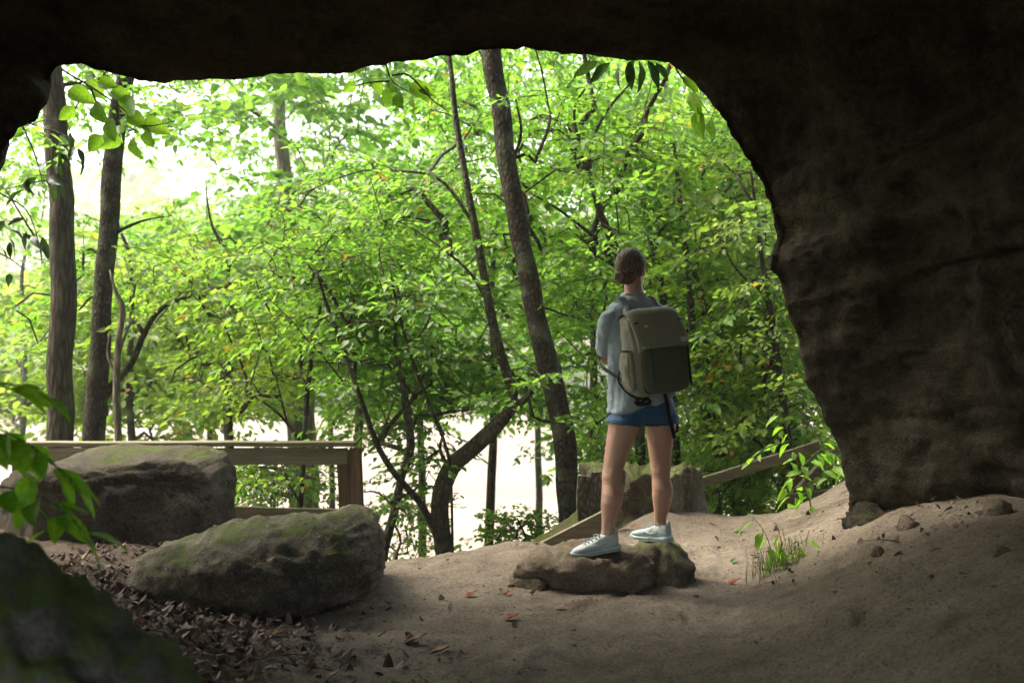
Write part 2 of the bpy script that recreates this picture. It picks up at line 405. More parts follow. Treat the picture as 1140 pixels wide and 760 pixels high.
# mouth outline (as seen from inside), left foot over the top to the right foot; last column: how far away the lip is
lip = [(-8, 205, 5.9), (4, 186, 5.8), (10, 168, 5.8), (24, 146, 5.8), (42, 133, 5.8), (55, 113, 5.8),
       (61, 92, 5.9), (68, 81, 5.9), (90, 80, 5.9), (130, 86, 5.9), (180, 90, 5.9), (235, 89, 5.9), (275, 91, 5.9), (300, 85, 5.9), (325, 83, 5.9), (350, 82, 5.9), (382, 85, 5.9),
       (405, 78, 5.9), (440, 72, 5.9), (485, 70, 5.9), (520, 69, 5.9), (535, 62, 5.9), (560, 58, 5.9), (590, 56, 5.9), (630, 59, 6.), (680, 61, 6.), (722, 63, 6.), (745, 68, 6.), (757, 80, 6.),
       (782, 99, 6.), (796, 125, 6.), (812, 152, 6.), (830, 182, 6.), (842, 212, 6.), (852, 245, 6.), (857, 265, 6.), (851, 284, 6.), (853, 297, 6.), (868, 318, 6.), (872, 342, 6.), (882, 366, 6.), (890, 394, 6.), (896, 424, 6.), (911, 448, 6.),
       (922, 472, 6.), (933, 500, 6.), (939, 530, 6.), (944, 556, 6.), (952, 578, 6.05), (968, 640, 6.1), (985, 720, 6.1)]
LW = np.array([(-3.6, -.6, -1.2), (-3.8, -.4, .6), (-3.9, .3, 1.8), (-3.75, 1.5, 2.5), (-3.5, 3.6, 2.75), (-3.3, 5.0, 2.5), (-3.18, 5.6, 2.33)]+[[*P(a, b, c)] for a, b, c in lip])  # leading points: unseen left flank, shaped open to let side light in
NS = 700; L = poly_resample(LW, NS)
cen = np.array([-.7, 6, .9])
s = np.linspace(0, 1, NS)
T = np.gradient(L[:, [0, 2]], axis=0); T /= np.linalg.norm(T, axis=1)[:, None]+1e-9
kern = np.ones(61)/61
Tn = np.stack([np.convolve(np.pad(T[:, k], 30, 'edge'), kern, 'valid') for k in (0, 1)], 1)
Nn = np.stack([-Tn[:, 1], Tn[:, 0]], 1); Nn /= np.linalg.norm(Nn, axis=1)[:, None]
flip = np.sign(np.einsum('ij,ij->i', Nn, L[:, [0, 2]]-cen[[0, 2]])); Nn *= np.where(flip == 0, 1, flip)[:, None]
sidew = ss((5.75-L[:, 1])/.35)*(L[:, 0] < -2.9)
Nn = Nn*(1-sidew[:, None])+np.array([-.97, .25])*sidew[:, None]; Nn = np.stack([np.convolve(np.pad(Nn[:, k], 12, 'edge'), np.ones(25)/25, 'valid') for k in (0, 1)], 1); Nn /= np.linalg.norm(Nn, axis=1)[:, None]
right = ss((L[:, 0]-.6)/1.2)*ss((3.3-L[:, 2])/1.); left = ss((-2.3-L[:, 0])/.8)
W = .45+right*.45+left*1.2
st_in = np.concatenate([np.linspace(0, .5, 22)[1:], np.linspace(.5, 5.0, 120)[1:], np.linspace(5., 8.4, 24)[1:]])
rings = []
for d in st_in[::-1]:
    o = W*(1-np.exp(-d/1.1))*1.25+.03*d
    sh = 1-.30*ss((d-5.)/3.4)                      # narrows towards an unseen opening behind the viewer, sized for fill light
    r = np.stack([L[:, 0]+Nn[:, 0]*o, L[:, 1]-d, L[:, 2]+Nn[:, 1]*o], 1)
    c = np.array([0, 0, .6]); r[:, 0] = c[0]+(r[:, 0]-c[0])*sh; r[:, 2] = np.where(r[:, 2] > .6, .6+(r[:, 2]-.6)*sh, r[:, 2])
    rings.append(r)
rings.append(L.copy())
for e, of in [(.04, .045), (.10, .11), (.2, .25), (.3, .5), (.36, .8), (.42, 1.3), (.5, 2), (.7, 3.2), (.9, 4.6), (0., 5.8), (-2, 6.8), (-5, 7.4), (-8, 7.8)]:
    r = np.stack([L[:, 0]+Nn[:, 0]*of, L[:, 1]+e, L[:, 2]+Nn[:, 1]*of], 1)
    if of > 2: r[:, 2] = np.maximum(r[:, 2], -8)
    rings.append(r)
G = np.array(rings); nr = len(G); Pn = G.reshape(-1, 3)
gi = np.gradient(G, axis=0); gj = np.gradient(G, axis=1); nn = np.cross(gj.reshape(-1, 3), gi.reshape(-1, 3)); nn /= np.linalg.norm(nn, axis=1)[:, None]+1e-9
dl = np.repeat(np.abs(np.arange(nr)-(len(st_in))), NS)
inside = np.repeat(np.arange(nr) <= len(st_in), NS)
amp = np.where(inside, np.clip(.22+dl*.02, 0, 1), .5)
Rt = np.array([[1, 0, .25], [0, 1, 0], [-.12, 0, 1]]); Q3 = Pn@Rt.T*np.array([.55, .55, 1.9])
disp = amp*(.26*fbm(Pn*.8, 3)+.085*fbm(Q3*1.1, 4, True)+.055*fbm(Pn*5, 4)+.012*fbm(Pn*22, 2))
# a few long bedding cracks
zz = Pn[:, 2]+.28*Pn[:, 0]*-1+.15*noise3(Pn*.7)+.06*noise3(Pn*2.5)
for c0, w, dp in ((.25, .035, .04), (1.05, .018, .07), (1.75, .02, .05), (2.3, .02, .05)):
    disp += amp*dp*np.exp(-((zz-c0)/w)**2)*ss(noise3(Pn*.9+c0*9)*2+.6)
bul = noise3(Pn*1.1+5); disp += np.where(inside, .10*ss((bul-.1)*6)*amp+.016*fbm(Pn*np.array([7, 7, 10]), 3, True)+.006*fbm(Pn*26, 2), 0)
Pn = Pn+nn*disp[:, None]*np.where(nn[:, :1]*0+1 > 0, 1, 1)
I = np.arange(nr*NS).reshape(nr, NS)
Q = np.stack([I[:-1, :-1], I[:-1, 1:], I[1:, 1:], I[1:, :-1]], -1).reshape(-1, 4)
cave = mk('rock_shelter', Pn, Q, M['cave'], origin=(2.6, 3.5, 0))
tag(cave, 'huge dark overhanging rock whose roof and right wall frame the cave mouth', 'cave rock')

# ================================================================ rocks by sections
ROCKS = {}
def rock(name, label, mat, sec, n=(90, 72), e=.55, amp=.04, fr=1.6, fine=.006, group=None, strata=0., cat='rock', facets=16):
    """sec: rows (x, z_top, z_bottom, y_front, y_back); superellipse sections, closed ends"""
    sec = np.array(sec, float); t = np.linspace(0, 1, n[0]); ts = np.linspace(0, 1, len(sec))
    cs = catmull(sec, 12); tt = np.linspace(0, 1, len(cs)); C = np.stack([np.interp(t, tt, cs[:, k]) for k in range(5)], 1)
    th = np.linspace(0, 2*math.pi, n[1], endpoint=False)
    f = lambda q: np.sign(q)*np.abs(q)**e
    V = []
    for i in range(n[0]):
        k = (1-abs(2*t[i]-1)**6)**.5 if 0 < i < n[0]-1 else .02
        x, zt, zb, yf, yb = C[i]; cz, cy = (zt+zb)/2, (yf+yb)/2
        V.append(np.stack([np.full(n[1], x)+0*th, cy+f(np.cos(th))*(yb-yf)/2*k, cz+f(np.sin(th))*(zt-zb)/2*k], 1))
    V = np.array(V); g0 = np.gradient(V, axis=0).reshape(-1, 3); g1 = np.gradient(V, axis=1).reshape(-1, 3)
    nn = np.cross(g0, g1); nn /= np.linalg.norm(nn, axis=1)[:, None]+1e-9
    v = V.reshape(-1, 3); cc = np.repeat(V.mean(1), n[1], axis=0); sg = np.sign(np.einsum('ij,ij->i', nn, v-cc)); nn *= np.where(sg == 0, 1, sg)[:, None]
    rp = np.random.default_rng(len(label)); ctr = v.mean(0); ext_ = np.abs(v-ctr).max(0)
    for _k in range(facets):
        pn = rp.normal(size=3)*[1, 1, .9]; pn /= np.linalg.norm(pn); dd = (v-ctr)@pn; off_ = dd.max()*rp.uniform(.72, .93)
        v = v-pn*np.maximum(0, dd-off_)[:, None]*.85
    d = amp*fbm(v*fr+len(name), 4)+amp*.5*fbm(v*fr*2.2*np.array([1, 1, 2.5]), 3, True)+fine*fbm(v*14, 4)
    if strata: d = d+strata*fbm(v*np.array([1.2, 1.2, 16])+v[:, :1]*1.5, 3, True)
    v = v+nn*d[:, None]
    I = np.arange(n[0]*n[1]).reshape(n[0], n[1]); J = np.roll(I, -1, 1)
    Q = np.stack([I[:-1], J[:-1], J[1:], I[1:]], -1).reshape(-1, 4)
    fc = [tuple(q) for q in Q]+[tuple(I[0][::-1]), tuple(I[-1])]
    org = (C[:, 0].mean(), (C[:, 3].mean()+C[:, 4].mean())/2, C[:, 2].min())
    o = mk(name, v, fc, mat, origin=org); tag(o, label, cat, group); ROCKS[label] = (v, fc, o); return o
def px(a, b, y): q = P(a, b, y); return q[0], q[2]
def secs(rows, bury=.10):   # rows: px, py_top(at y_b), py_bottom(at y_f), y_f, y_b ; tops measured on the far upper edge
    out = []
    for a, pt, pb, yf, yb in rows: out.append(((a-CX)/F*(yf*.5+yb*.5), CAMZ-(pt-CY)/F*(yb*.75+yf*.25), CAMZ-(pb-CY)/F*yf-bury, yf, yb))
    return out
rock('boulder', 'big square-edged boulder with mossy flat top below the fence rail', M['blockrock'],
     secs([(-50, 575, 640, 6.2, 6.9), (-15, 550, 640, 6.1, 7.0), (35, 518, 630, 5.95, 7.1), (90, 502, 625, 5.9, 7.1), (160, 500, 622, 5.9, 7.1), (215, 503, 620, 5.95, 7.0), (240, 512, 620, 6.0, 6.95), (253, 540, 612, 6.1, 6.8)]), (130, 96), e=.34, amp=.05, fr=1.3, fine=.014, strata=.012, facets=5)
rock('boulder', 'wide wedge-shaped boulder with moss band and pale lichen dots, its right end undercut', M['mossrock'],
     secs([(122, 632, 652, 5.1, 5.4), (160, 614, 668, 4.9, 5.55), (225, 594, 692, 4.78, 5.65), (290, 577, 706, 4.7, 5.75), (345, 571, 706, 4.7, 5.8), (385, 568, 690, 4.75, 5.75), (405, 574, 668, 4.85, 5.65), (420, 595, 638, 5.0, 5.45)]), (150, 110), e=.62, amp=.05, fr=1.5, fine=.014, strata=.028, facets=5)
rock('rock', 'low dirt-coloured footing stone tucked under the undercut end of the wedge boulder', M['stone'],
     secs([(335, 680, 712, 4.8, 5.3), (370, 662, 716, 4.75, 5.35), (400, 664, 712, 4.8, 5.3), (424, 690, 708, 4.9, 5.2)]), (50, 40), e=.8, amp=.03, fine=.006)
rock('boulder', 'blurred grey-green rock filling the near left corner', M['nearrock'],
     [(-3.2, .9, -.3, 1.0, 3.2), (-2.4, 1.02, -.3, 1.2, 3.0), (-1.7, .985, -.3, 1.3, 2.75), (-1.2, .90, -.3, 1.4, 2.6), (-.9, .75, -.3, 1.5, 2.5), (-.68, .60, -.3, 1.6, 2.45), (-.45, .38, -.3, 1.7, 2.4), (-.25, .08, -.25, 1.8, 2.3)], (150, 130), e=.72, amp=.06, fr=2.4, fine=.03, facets=5)
rock('rock', 'flat brown layered stone under the front shoe', M['stone'],
     secs([(548, 640, 642, 5.3, 5.6), (575, 633, 646, 5.25, 5.7), (615, 626, 648, 5.22, 5.75), (650, 619, 650, 5.2, 5.8), (690, 622, 650, 5.2, 5.75), (716, 630, 648, 5.22, 5.6), (728, 640, 646, 5.28, 5.5)], .26), (90, 70), e=.55, amp=.035, fr=4.5, fine=.010, strata=.024)
rock('rock', 'rounded grey-green stone under the rear shoe', M['stone_green'],
     secs([(672, 628, 640, 5.35, 5.6), (690, 612, 644, 5.32, 5.75), (715, 603, 644, 5.3, 5.85), (745, 600, 642, 5.3, 5.85), (764, 606, 640, 5.35, 5.8), (774, 622, 636, 5.42, 5.7)], .30), (90, 70), e=.62, amp=.04, fr=4.0, fine=.008)
rock('rock', 'small dark half-buried stone left of the flat layered stone', M['stone_green'],
     secs([(566, 646, 652, 5.2, 5.4), (580, 634, 654, 5.18, 5.5), (598, 634, 654, 5.18, 5.5), (614, 646, 652, 5.22, 5.4)], .16), (40, 32), e=.8, amp=.02, fr=4, fine=.004)
rock('rock', 'crumbly rubble-like rock piece at the foot of the right wall beside the leafy plant', M['cave'],
     secs([(938, 585, 600, 5.85, 6.1), (955, 560, 605, 5.7, 6.2), (985, 558, 605, 5.55, 6.2), (1015, 570, 600, 5.5, 6.0), (1045, 582, 596, 5.4, 5.8)], .2), (90, 70), e=.8, amp=.06, fr=5, fine=.02, strata=.02)
for _i, (_x, _y, _s, _l) in enumerate([(2.10, 5.25, .07, 'fist-sized stone at the wall foot, nearest the rubbly rock piece'), (2.42, 4.95, .09, 'largest loose stone lying against the wall foot at the right edge'), (1.85, 5.0, .045, 'small loose stone on the right slope a step out from the wall'), (2.02, 4.1, .04, 'small dark stone low on the right slope near the frame edge')]):
    _z = H(_x, _y, True)
    rock('stone', _l, M['stone'], [(_x-_s, _z, _z-_s, _y-_s*.4, _y+_s*.4), (_x-_s*.5, _z+_s*.7, _z-_s, _y-_s*.8, _y+_s*.8), (_x+_s*.4, _z+_s*.6, _z-_s, _y-_s*.8, _y+_s*.7), (_x+_s, _z, _z-_s, _y-_s*.4, _y+_s*.4)], (24, 20), e=.8, amp=_s*.25, fr=9, fine=.003, group='loose stones along the right wall')
rock('rock', 'low sandy bedrock hump left of the small dark stone', M['stone'],
     secs([(515, 634, 655, 5.5, 5.9), (545, 622, 655, 5.4, 6.1), (590, 614, 655, 5.35, 6.2), (640, 611, 650, 5.35, 6.1), (668, 620, 645, 5.5, 5.9)]), (70, 50), e=.9, amp=.03, fr=2, fine=.005)
# ================================================================ leaves and sprays
def leaf_tpl(L, Wd, fold=.25, curl=.12):
    """6-vertex pointed leaf along +x, 2 quads"""
    V = np.array([[0, 0, 0], [.32, .5, fold*.5], [.70, .36, fold*.36], [1, 0, 0], [.70, -.36, fold*.36], [.32, -.5, fold*.5]])
    V = V*[L, Wd, Wd]; V[:, 2] -= curl*L*(V[:, 0]/L)**2
    return V, np.array([[0, 1, 2, 3], [0, 3, 4, 5]])
def rotz(a): c, s_ = math.cos(a), math.sin(a); return np.array([[c, -s_, 0], [s_, c, 0], [0, 0, 1]])
def rotx(a): c, s_ = math.cos(a), math.sin(a); return np.array([[1, 0, 0], [0, c, -s_], [0, s_, c]])
def roty(a): c, s_ = math.cos(a), math.sin(a); return np.array([[c, 0, s_], [0, 1, 0], [-s_, 0, c]])
def spray_tpl(rs, L=.85, Wd=.33, ls=.075, gap=.055, droop=.25, asp=.56):
    LV = []; TW = MB()
    def leaf(p, az, pitch, sc):
        V, _ = leaf_tpl(ls*sc, ls*sc*asp, rs.uniform(.1, .5), rs.uniform(0, .3))
        R = rotz(az)@roty(pitch)@rotx(rs.normal(0, .55)); LV.append(V@R.T+p)
    n = int(L/.085); main = []
    w1, w2 = rs.uniform(-.1, .1), rs.uniform(3, 6)
    for t in np.linspace(0, 1, 9): main.append([L*t, w1*math.sin(t*w2)*L, .10*L*t-droop*L*t*t])
    main = np.array(main); TW.tube(main, np.linspace(.0045, .0012, 9), 3, cap=False)
    for i in range(1, n+1):
        t = i/(n+.3)
        if rs.random() < .12: continue
        p = np.array([np.interp(t, np.linspace(0, 1, 9), main[:, k]) for k in range(3)])
        sd = 1 if i % 2 else -1; l2 = Wd*math.sin(math.pi*min(1, .18+t*.85))**.7*rs.uniform(.6, 1.15)
        az = sd*rs.uniform(.65, 1.05); e = np.array([math.cos(az), math.sin(az), rs.uniform(-.35, .25)])*l2
        mid = p+e*.5+[0, 0, .03*l2]; pts = np.array([p, mid, p+e-[0, 0, .12*l2]]); TW.tube(pts, [.002, .0014, .0008], 3, cap=False)
        m = max(2, int(l2/gap))
        for k in range(m+1):
            u = (k+.6)/(m+.6); q = p+(pts[2]-p)*min(u, 1)+[0, 0, .02*math.sin(u*3)]
            a2 = az+(.75 if k % 2 else -.75)*rs.uniform(.6, 1.2) if k < m else az
            leaf(q, a2, rs.normal(.22, .32), rs.uniform(.6, 1.15))
        leaf(p, rs.uniform(-1, 1)*1.2, rs.normal(.2, .3), rs.uniform(.6, 1))
    leaf(main[-1], 0, .3, 1)
    LV = np.array(LV)                                   # (n,6,3)
    return LV.reshape(-1, 3), len(LV), np.concatenate(TW.v), np.array([f for f in TW.f])
def mkset(seed, n=6, **k): return [spray_tpl(np.random.default_rng(seed+i), **k) for i in range(n)]
SPR = {'fine': mkset(1, ls=.072, gap=.054), 'mid': mkset(20, ls=.09, gap=.063, asp=.6), 'coarse': mkset(40, ls=.115, gap=.08, asp=.52, L=.95, Wd=.36),
       'far': mkset(60, ls=.13, gap=.10, L=1.3, Wd=.5, asp=.65)}
# open sky / open water seen between the crowns: (px, py, rx, ry, keep)
GAPS = [(222, 172, 34, 24, .12), (150, 250, 34, 30, .5), (30, 270, 45, 45, .25), (464, 162, 28, 22, .05), (440, 135, 22, 12, .2), (322, 192, 30, 14, .25), (335, 130, 20, 12, .4),
        (510, 312, 34, 28, .15), (478, 275, 30, 10, .35), (627, 222, 20, 24, .12), (655, 100, 14, 14, .3), (585, 75, 26, 12, .25), (690, 195, 18, 8, .4), (790, 205, 24, 10, .35), (800, 310, 26, 22, .4),
        (640, 300, 14, 40, .5), (380, 205, 22, 12, .4),
        (300, 488, 40, 26, .3), (365, 500, 26, 60, .06), (420, 520, 22, 60, .30), (455, 600, 60, 34, .10), (590, 560, 44, 60, .05), (600, 475, 22, 24, .25), (545, 590, 50, 30, .05),
        (530, 480, 40, 22, .35), (400, 620, 50, 40, .02), (630, 450, 18, 60, .3), (560, 520, 40, 30, .12), (520, 540, 40, 30, .3)]
def keep(a, b):
    k = np.ones(len(a))
    for gx, gy, rx, ry, kv in GAPS:
        d = ((a-gx)/rx)**2+((b-gy)/ry)**2; k = np.where(d < 1, np.minimum(k, kv), np.where(d < 1.7, np.minimum(k, kv+(1-kv)*.55), k))
    return k
TR = np.random.default_rng(11)
NLEAF = 0
def crown_parts(root, nodes, anchors, dirs, kinds, scale, leafmat, barkmat, rs, base_r=.004, tiltsd=.3, maxr=.05):
    """grow limbs from the node list to every anchor, hang a leaf spray on each"""
    global NLEAF
    nodes = [np.array(n) for n in nodes]; n0 = len(nodes); par = [-1]*n0; cnt = [0]*n0; segs = []
    nd = np.array(nodes); order = np.argsort([np.min(np.linalg.norm(nd-a, axis=1)) for a in anchors])
    for i in order:
        a = anchors[i]; nd = np.array(nodes); v = a-nd; d = np.linalg.norm(v, axis=1)
        cost = d*(1+.9*np.clip(-v[:, 2]/(d+1e-6)+.1, 0, 1))+np.where(np.arange(len(nd)) < n0, .25, 0)
        j = int(np.argmin(cost)); p = nodes[j]; m = max(2, int(d[j]/.35)); prev = j
        h = rs.normal(0, .07, 3)*d[j]+np.array([0, 0, .12*d[j]])
        for k in range(1, m+1):
            t = k/m; q = p+(a-p)*t+h*math.sin(math.pi*t)*1.0+(rs.normal(0, .015, 3) if k < m else 0)
            nodes.append(q); par.append(prev); cnt.append(0); segs.append((prev, len(nodes)-1)); prev = len(nodes)-1
        e = prev
        while e >= n0: cnt[e] += 1; e = par[e]
    mb = MB()
    chains = {}
    kids = {}
    for a_, b_ in segs: kids.setdefault(a_, []).append(b_)
    def run(start, first):
        ch = [start, first]
        while kids.get(ch[-1]):
            ks = sorted(kids[ch[-1]], key=lambda q: -cnt[q]); nxt = ks[0]
            for o_ in ks[1:]: todo.append((ch[-1], o_))
            ch.append(nxt)
        return ch
    todo = [(a_, b_) for a_, b_ in segs if a_ < n0]
    rad = lambda i: min(maxr, base_r*max(1, cnt[i])**.55)
    while todo:
        s0, f0 = todo.pop(); ch = run(s0, f0)
        r = [rad(c) for c in ch]; r[0] = r[1]
        r[-1] = .003
        mb.tube(np.array([nodes[c] for c in ch]), r, 5 if r[0] > .012 else 4, cap=False)
    LVs = []; tV = []; tF = []; nv = 0
    for a, dr, kd in zip(anchors, dirs, kinds):
        lv, nl, tv, tf = SPR[kd][rs.integers(len(SPR[kd]))]
        sc = scale*rs.uniform(.75, 1.2)
        az = math.atan2(dr[1], dr[0])+rs.normal(0, .7)
        R = rotz(az)@roty(rs.normal(.05, tiltsd))@rotx(rs.normal(0, tiltsd))
        off = -np.array([.35*.85, 0, 0])*sc
        LVs.append(((lv*sc+off)@R.T)+a)
        tV.append(((tv*sc+off)@R.T)+a); tF.append(tf+nv); nv += len(tv)
    LV = np.concatenate(LVs); n = len(LV)//6; NLEAF += n
    b6 = np.arange(n)[:, None]*6; Q = np.stack([b6+[0, 1, 2, 3], b6+[0, 3, 4, 5]], 1).reshape(-1, 4)
    mk('crown', LV, Q, leafmat, root, smooth=False)
    mb.v.append(np.concatenate(tV)); base = mb.n; mb.f += [tuple(int(q)+base for q in f) for f in np.concatenate(tF)]; mb.n += nv
    mk('branches', np.concatenate(mb.v), mb.f, barkmat, root)
def trunk_mesh(mb, pts, rad, sides=14, rough=.06, fr=5):
    p = catmull(pts, 9); r = np.interp(np.linspace(0, 1, len(p)), np.linspace(0, 1, len(rad)), rad)
    # even spacing so bark noise reads
    d = np.r_[0, np.cumsum(np.linalg.norm(np.diff(p, axis=0), axis=1))]; n = max(12, int(d[-1]/.08)); t = np.linspace(0, d[-1], n)
    p = np.stack([np.interp(t, d, p[:, k]) for k in range(3)], 1); r = np.interp(t, d, r)
    m2 = MB().tube(p, r, sides); v = m2.v[0]; c = np.repeat(p, sides, axis=0); rr = np.repeat(r, sides)
    dn = (v-c)/(rr[:, None]+1e-9); v = v+dn*(rough*rr*fbm(v*np.array([fr, fr, fr*.45]), 3)*2)[:, None]; v = v+(rr*.35)[:, None]*np.stack([noise3(c*1.7+3), noise3(c*1.7+9), 0*rr], 1)
    mb.add(v, m2.f); return p, r
def tree(name, label, y, path, width, limbs=(), crown=None, n=60, kinds=('fine',), scale=1., leaf='leaf', bark='bark_dark', group=None, cat='tree', below=True, front=False, seed=0, tilt=.2, sides=14, maxr=.05, rough=.06, ext=None):
    """path: (px, py[, y]) low to high; width px; limbs: list of (path, width0, width1); crown: list of (px,py,rx,ry,dy)"""
    rs = np.random.default_rng(100+seed)
    pts = [P(q[0], q[1], q[2] if len(q) > 2 else y) for q in path]
    wd = list(np.atleast_1d(width).astype(float)); wd = list(np.interp(np.linspace(0, 1, len(pts)), np.linspace(0, 1, len(wd)), wd))
    rad = [wq/2/F*p[1] for wq, p in zip(wd, pts)]
    bz = H(pts[0][0], pts[0][1])
    if below and pts[0][2] > bz-.1:
        k = pts[0].copy(); dx = (pts[0]-pts[1]); dx[2] = 0; k[2] = bz-.25; k[:2] += dx[:2]*.25; pts = [k]+pts; rad = [rad[0]*1.3]+rad
    if ext:       # carries on above what the frame shows
        top = pts[-1]+np.array(ext, float); pts.append(top); rad.append(rad[-1]*.6)
    root = empty(name, (pts[0][0], pts[0][1], bz), label, cat, group)
    mb = MB(); cl, cr = trunk_mesh(mb, pts, rad, sides, rough)
    mb.build('trunk', M[bark], root); nodes = list(cl[int(len(cl)*.35)::4])
    if limbs:
        for lp, w0, w1 in limbs:
            lb = MB()
            lq = [P(q[0], q[1], q[2] if len(q) > 2 else y) for q in lp]
            c2, _ = trunk_mesh(lb, lq, np.linspace(w0, w1, len(lq))/2/F*y, 8, rough); nodes += list(c2[2::4])
            lb.build('limb', M[bark], root)
    if crown and n:
        n = int(n*1.65)
        wts = np.array([c[2]*c[3]*(c[5] if len(c) > 5 else 1) for c in crown], float); wts /= wts.sum()
        an = []
        tries = 0
        while len(an) < n and tries < n*40:
            tries += 1
            c = crown[rs.choice(len(crown), p=wts)]
            a = rs.uniform(0, 2*math.pi); r = rs.random()**.45
            qx, qy = c[0]+c[2]*r*math.cos(a), c[1]+c[3]*r*math.sin(a); yy = y+rs.normal(0, c[4]); yy = y+abs(yy-y)+.1 if rs.random() < .75 else yy
            if front: yy = y-abs(yy-y)-.4
            if yy < 7.3 : continue
            if rs.random() > keep(np.array([qx]), np.array([qy]))[0]: continue
            p = P(qx, qy, yy)
            if p[2] < H(p[0], p[1])+.15: continue
            an.append(p)
        an = np.array(an); dirs = an-np.array([np.interp(q[2], cl[:, 2], cl[:, 0]) if 1 else 0 for q in an])[:, None]*[1, 0, 0]-np.array([0, y, 0])
        crown_parts(root, nodes, an, dirs, [kinds[rs.integers(len(kinds))] for _ in an], scale, M[leaf], M[bark], rs, tiltsd=tilt, maxr=min(maxr, rad[0]*.45))
    return root

# ---------------------------------------------------------------- the trees at the mouth
tree('tree', 'straight furrowed trunk, thicker left one of the pair behind the fence rail', 9.2, [(68, 520), (68, 400), (70, 300), (66, 200), (60, 110), (56, 20)], [29, 27, 27, 26, 24, 22],
     crown=[(30, 160, 60, 60, .7), (80, 110, 60, 40, .6), (20, 330, 50, 80, .5), (60, 20, 120, 60, .8)], n=26, kinds=('mid',), leaf='leaf_deep', bark='bark_furrow', seed=1, ext=(-.1, .2, 3), sides=22, rough=.04)
tree('tree', 'leaning dark trunk, right one of the fence-side pair, with a crooked low limb', 9.6, [(105, 520), (107, 430), (115, 330), (120, 270), (124, 200), (132, 130), (146, 60)], [25, 23, 20, 21, 21, 20, 18],
     limbs=[([(110, 450), (128, 425), (147, 402), (160, 372), (178, 345), (210, 330), (258, 318)], 10, 3), ([(160, 372), (150, 358), (138, 368)], 6, 2), ([(117, 345), (104, 330), (88, 345)], 5, 2), ([(122, 262), (158, 246), (192, 240)], 5, .8)],
     crown=[(170, 120, 60, 40, .7), (200, 290, 70, 60, .7), (240, 400, 60, 60, .6), (110, 300, 60, 60, .6), (180, 20, 120, 60, .8)], n=46, kinds=('fine', 'mid'), bark='bark_dark', seed=2, ext=(.5, .3, 3), sides=20, rough=.05)
tree('dead_sapling', 'thin bare grey trunk standing just right of the paired trunks', 9.0, [(133, 520), (130, 440), (132, 380), (137, 345), (128, 322), (122, 300)], [8, 8, 7, 7, 4, 2],
     limbs=[([(131, 400), (140, 372), (150, 352)], 4, 2), ([(130, 420), (120, 395), (122, 372)], 4, 2)], n=0, bark='bark_dead', cat='dead tree', seed=3)
tree('tree', 'tallest scaly trunk leaning left, standing between the curved tree and the hiker', 8.2, [(638, 618), (634, 570), (626, 480), (603, 385), (585, 290), (568, 200), (556, 120), (546, 40)], [27, 26, 25, 24, 22, 21, 21, 22],
     limbs=[([(623, 470), (604, 468), (590, 462)], 5, 2), ([(566, 190), (580, 150), (574, 110)], 5, 2)],
     crown=[(600, 120, 90, 50, .8), (620, 200, 70, 60, .8), (560, 250, 60, 60, .7), (600, 10, 150, 60, 1.), (640, 380, 40, 60, .6), (560, 430, 50, 50, .6)], n=64, kinds=('mid', 'fine'), leaf='leaf', bark='bark_dark', seed=4, ext=(-.2, .2, 3), sides=22, rough=.07)
tree('tree', 'mossy curved tree forking above its S-shaped base at the edge of the drop', 8.3, [(496, 640), (491, 590), (490, 555), (502, 520), (532, 494), (560, 465), (570, 440), (558, 395), (546, 345), (534, 280), (519, 200), (507, 130), (500, 60)], [21, 20, 20, 20, 19, 16, 12, 11, 10, 9, 8, 7, 5],
     limbs=[([(560, 465), (583, 445), (604, 420)], 11, 5), ([(499, 520), (490, 500), (494, 480)], 5, 2), ([(528, 250), (490, 200), (440, 190), (395, 192), (330, 218)], 4.5, 1), ([(545, 340), (520, 300), (480, 268), (450, 250)], 4, 1)],
     crown=[(470, 420, 60, 70, .7), (540, 420, 70, 40, .6), (480, 230, 70, 40, .8), (400, 215, 80, 40, .8), (520, 130, 60, 50, .8), (500, 560, 40, 40, .5), (500, 340, 60, 40, .7)], n=70, kinds=('fine', 'mid'), leaf='leaf', bark='bark_grey', seed=5, ext=(-.2, .2, 1.5), sides=16)
tree('sapling', 'thin dark stem leaning left in a long arc from the base of the curved tree', 7.7, [(504, 640), (488, 600), (468, 560), (440, 528), (420, 495), (402, 445), (385, 395), (366, 345), (352, 300)], [8, 8, 8, 7, 7, 6, 5, 4, 3],
     limbs=[([(420, 495), (430, 470), (440, 440)], 3, 1.5)], crown=[(370, 330, 80, 60, .6), (400, 400, 60, 40, .5), (330, 280, 60, 50, .6)], n=26, kinds=('fine',), leaf='leaf', bark='bark_dark', seed=6, sides=9)
tree('sapling', 'slim kinked tree just right of the wedge boulder, over the open water', 8.2, [(423, 660), (428, 610), (440, 565), (447, 530), (457, 498), (452, 455), (447, 420), (440, 380), (444, 320)], [11, 10, 10, 9, 10, 9, 7, 5, 3],
     limbs=[([(452, 455), (470, 420), (485, 380)], 4, 2), ([(440, 565), (420, 548), (400, 548)], 3, 1)], crown=[(440, 400, 60, 50, .5), (430, 590, 40, 36, .4), (460, 520, 40, 30, .4), (400, 470, 40, 40, .4)], n=24, kinds=('fine',), leaf='leaf', bark='bark_grey', seed=7, sides=9)
tree('sapling', 'wire-thin straight dark stem crossing above the curved tree from upper left', 7.75, [(503, 560), (497, 500), (478, 450), (455, 390), (440, 330), (434, 300)], [3, 3.5, 4, 4, 3, 2],
     limbs=[([(455, 390), (475, 360), (484, 330)], 3, 1), ([(445, 355), (400, 358), (370, 352)], 3, 1)], crown=[(430, 300, 70, 40, .4), (400, 350, 50, 30, .4)], n=26, kinds=('fine',), leaf='leaf', seed=8, sides=7)
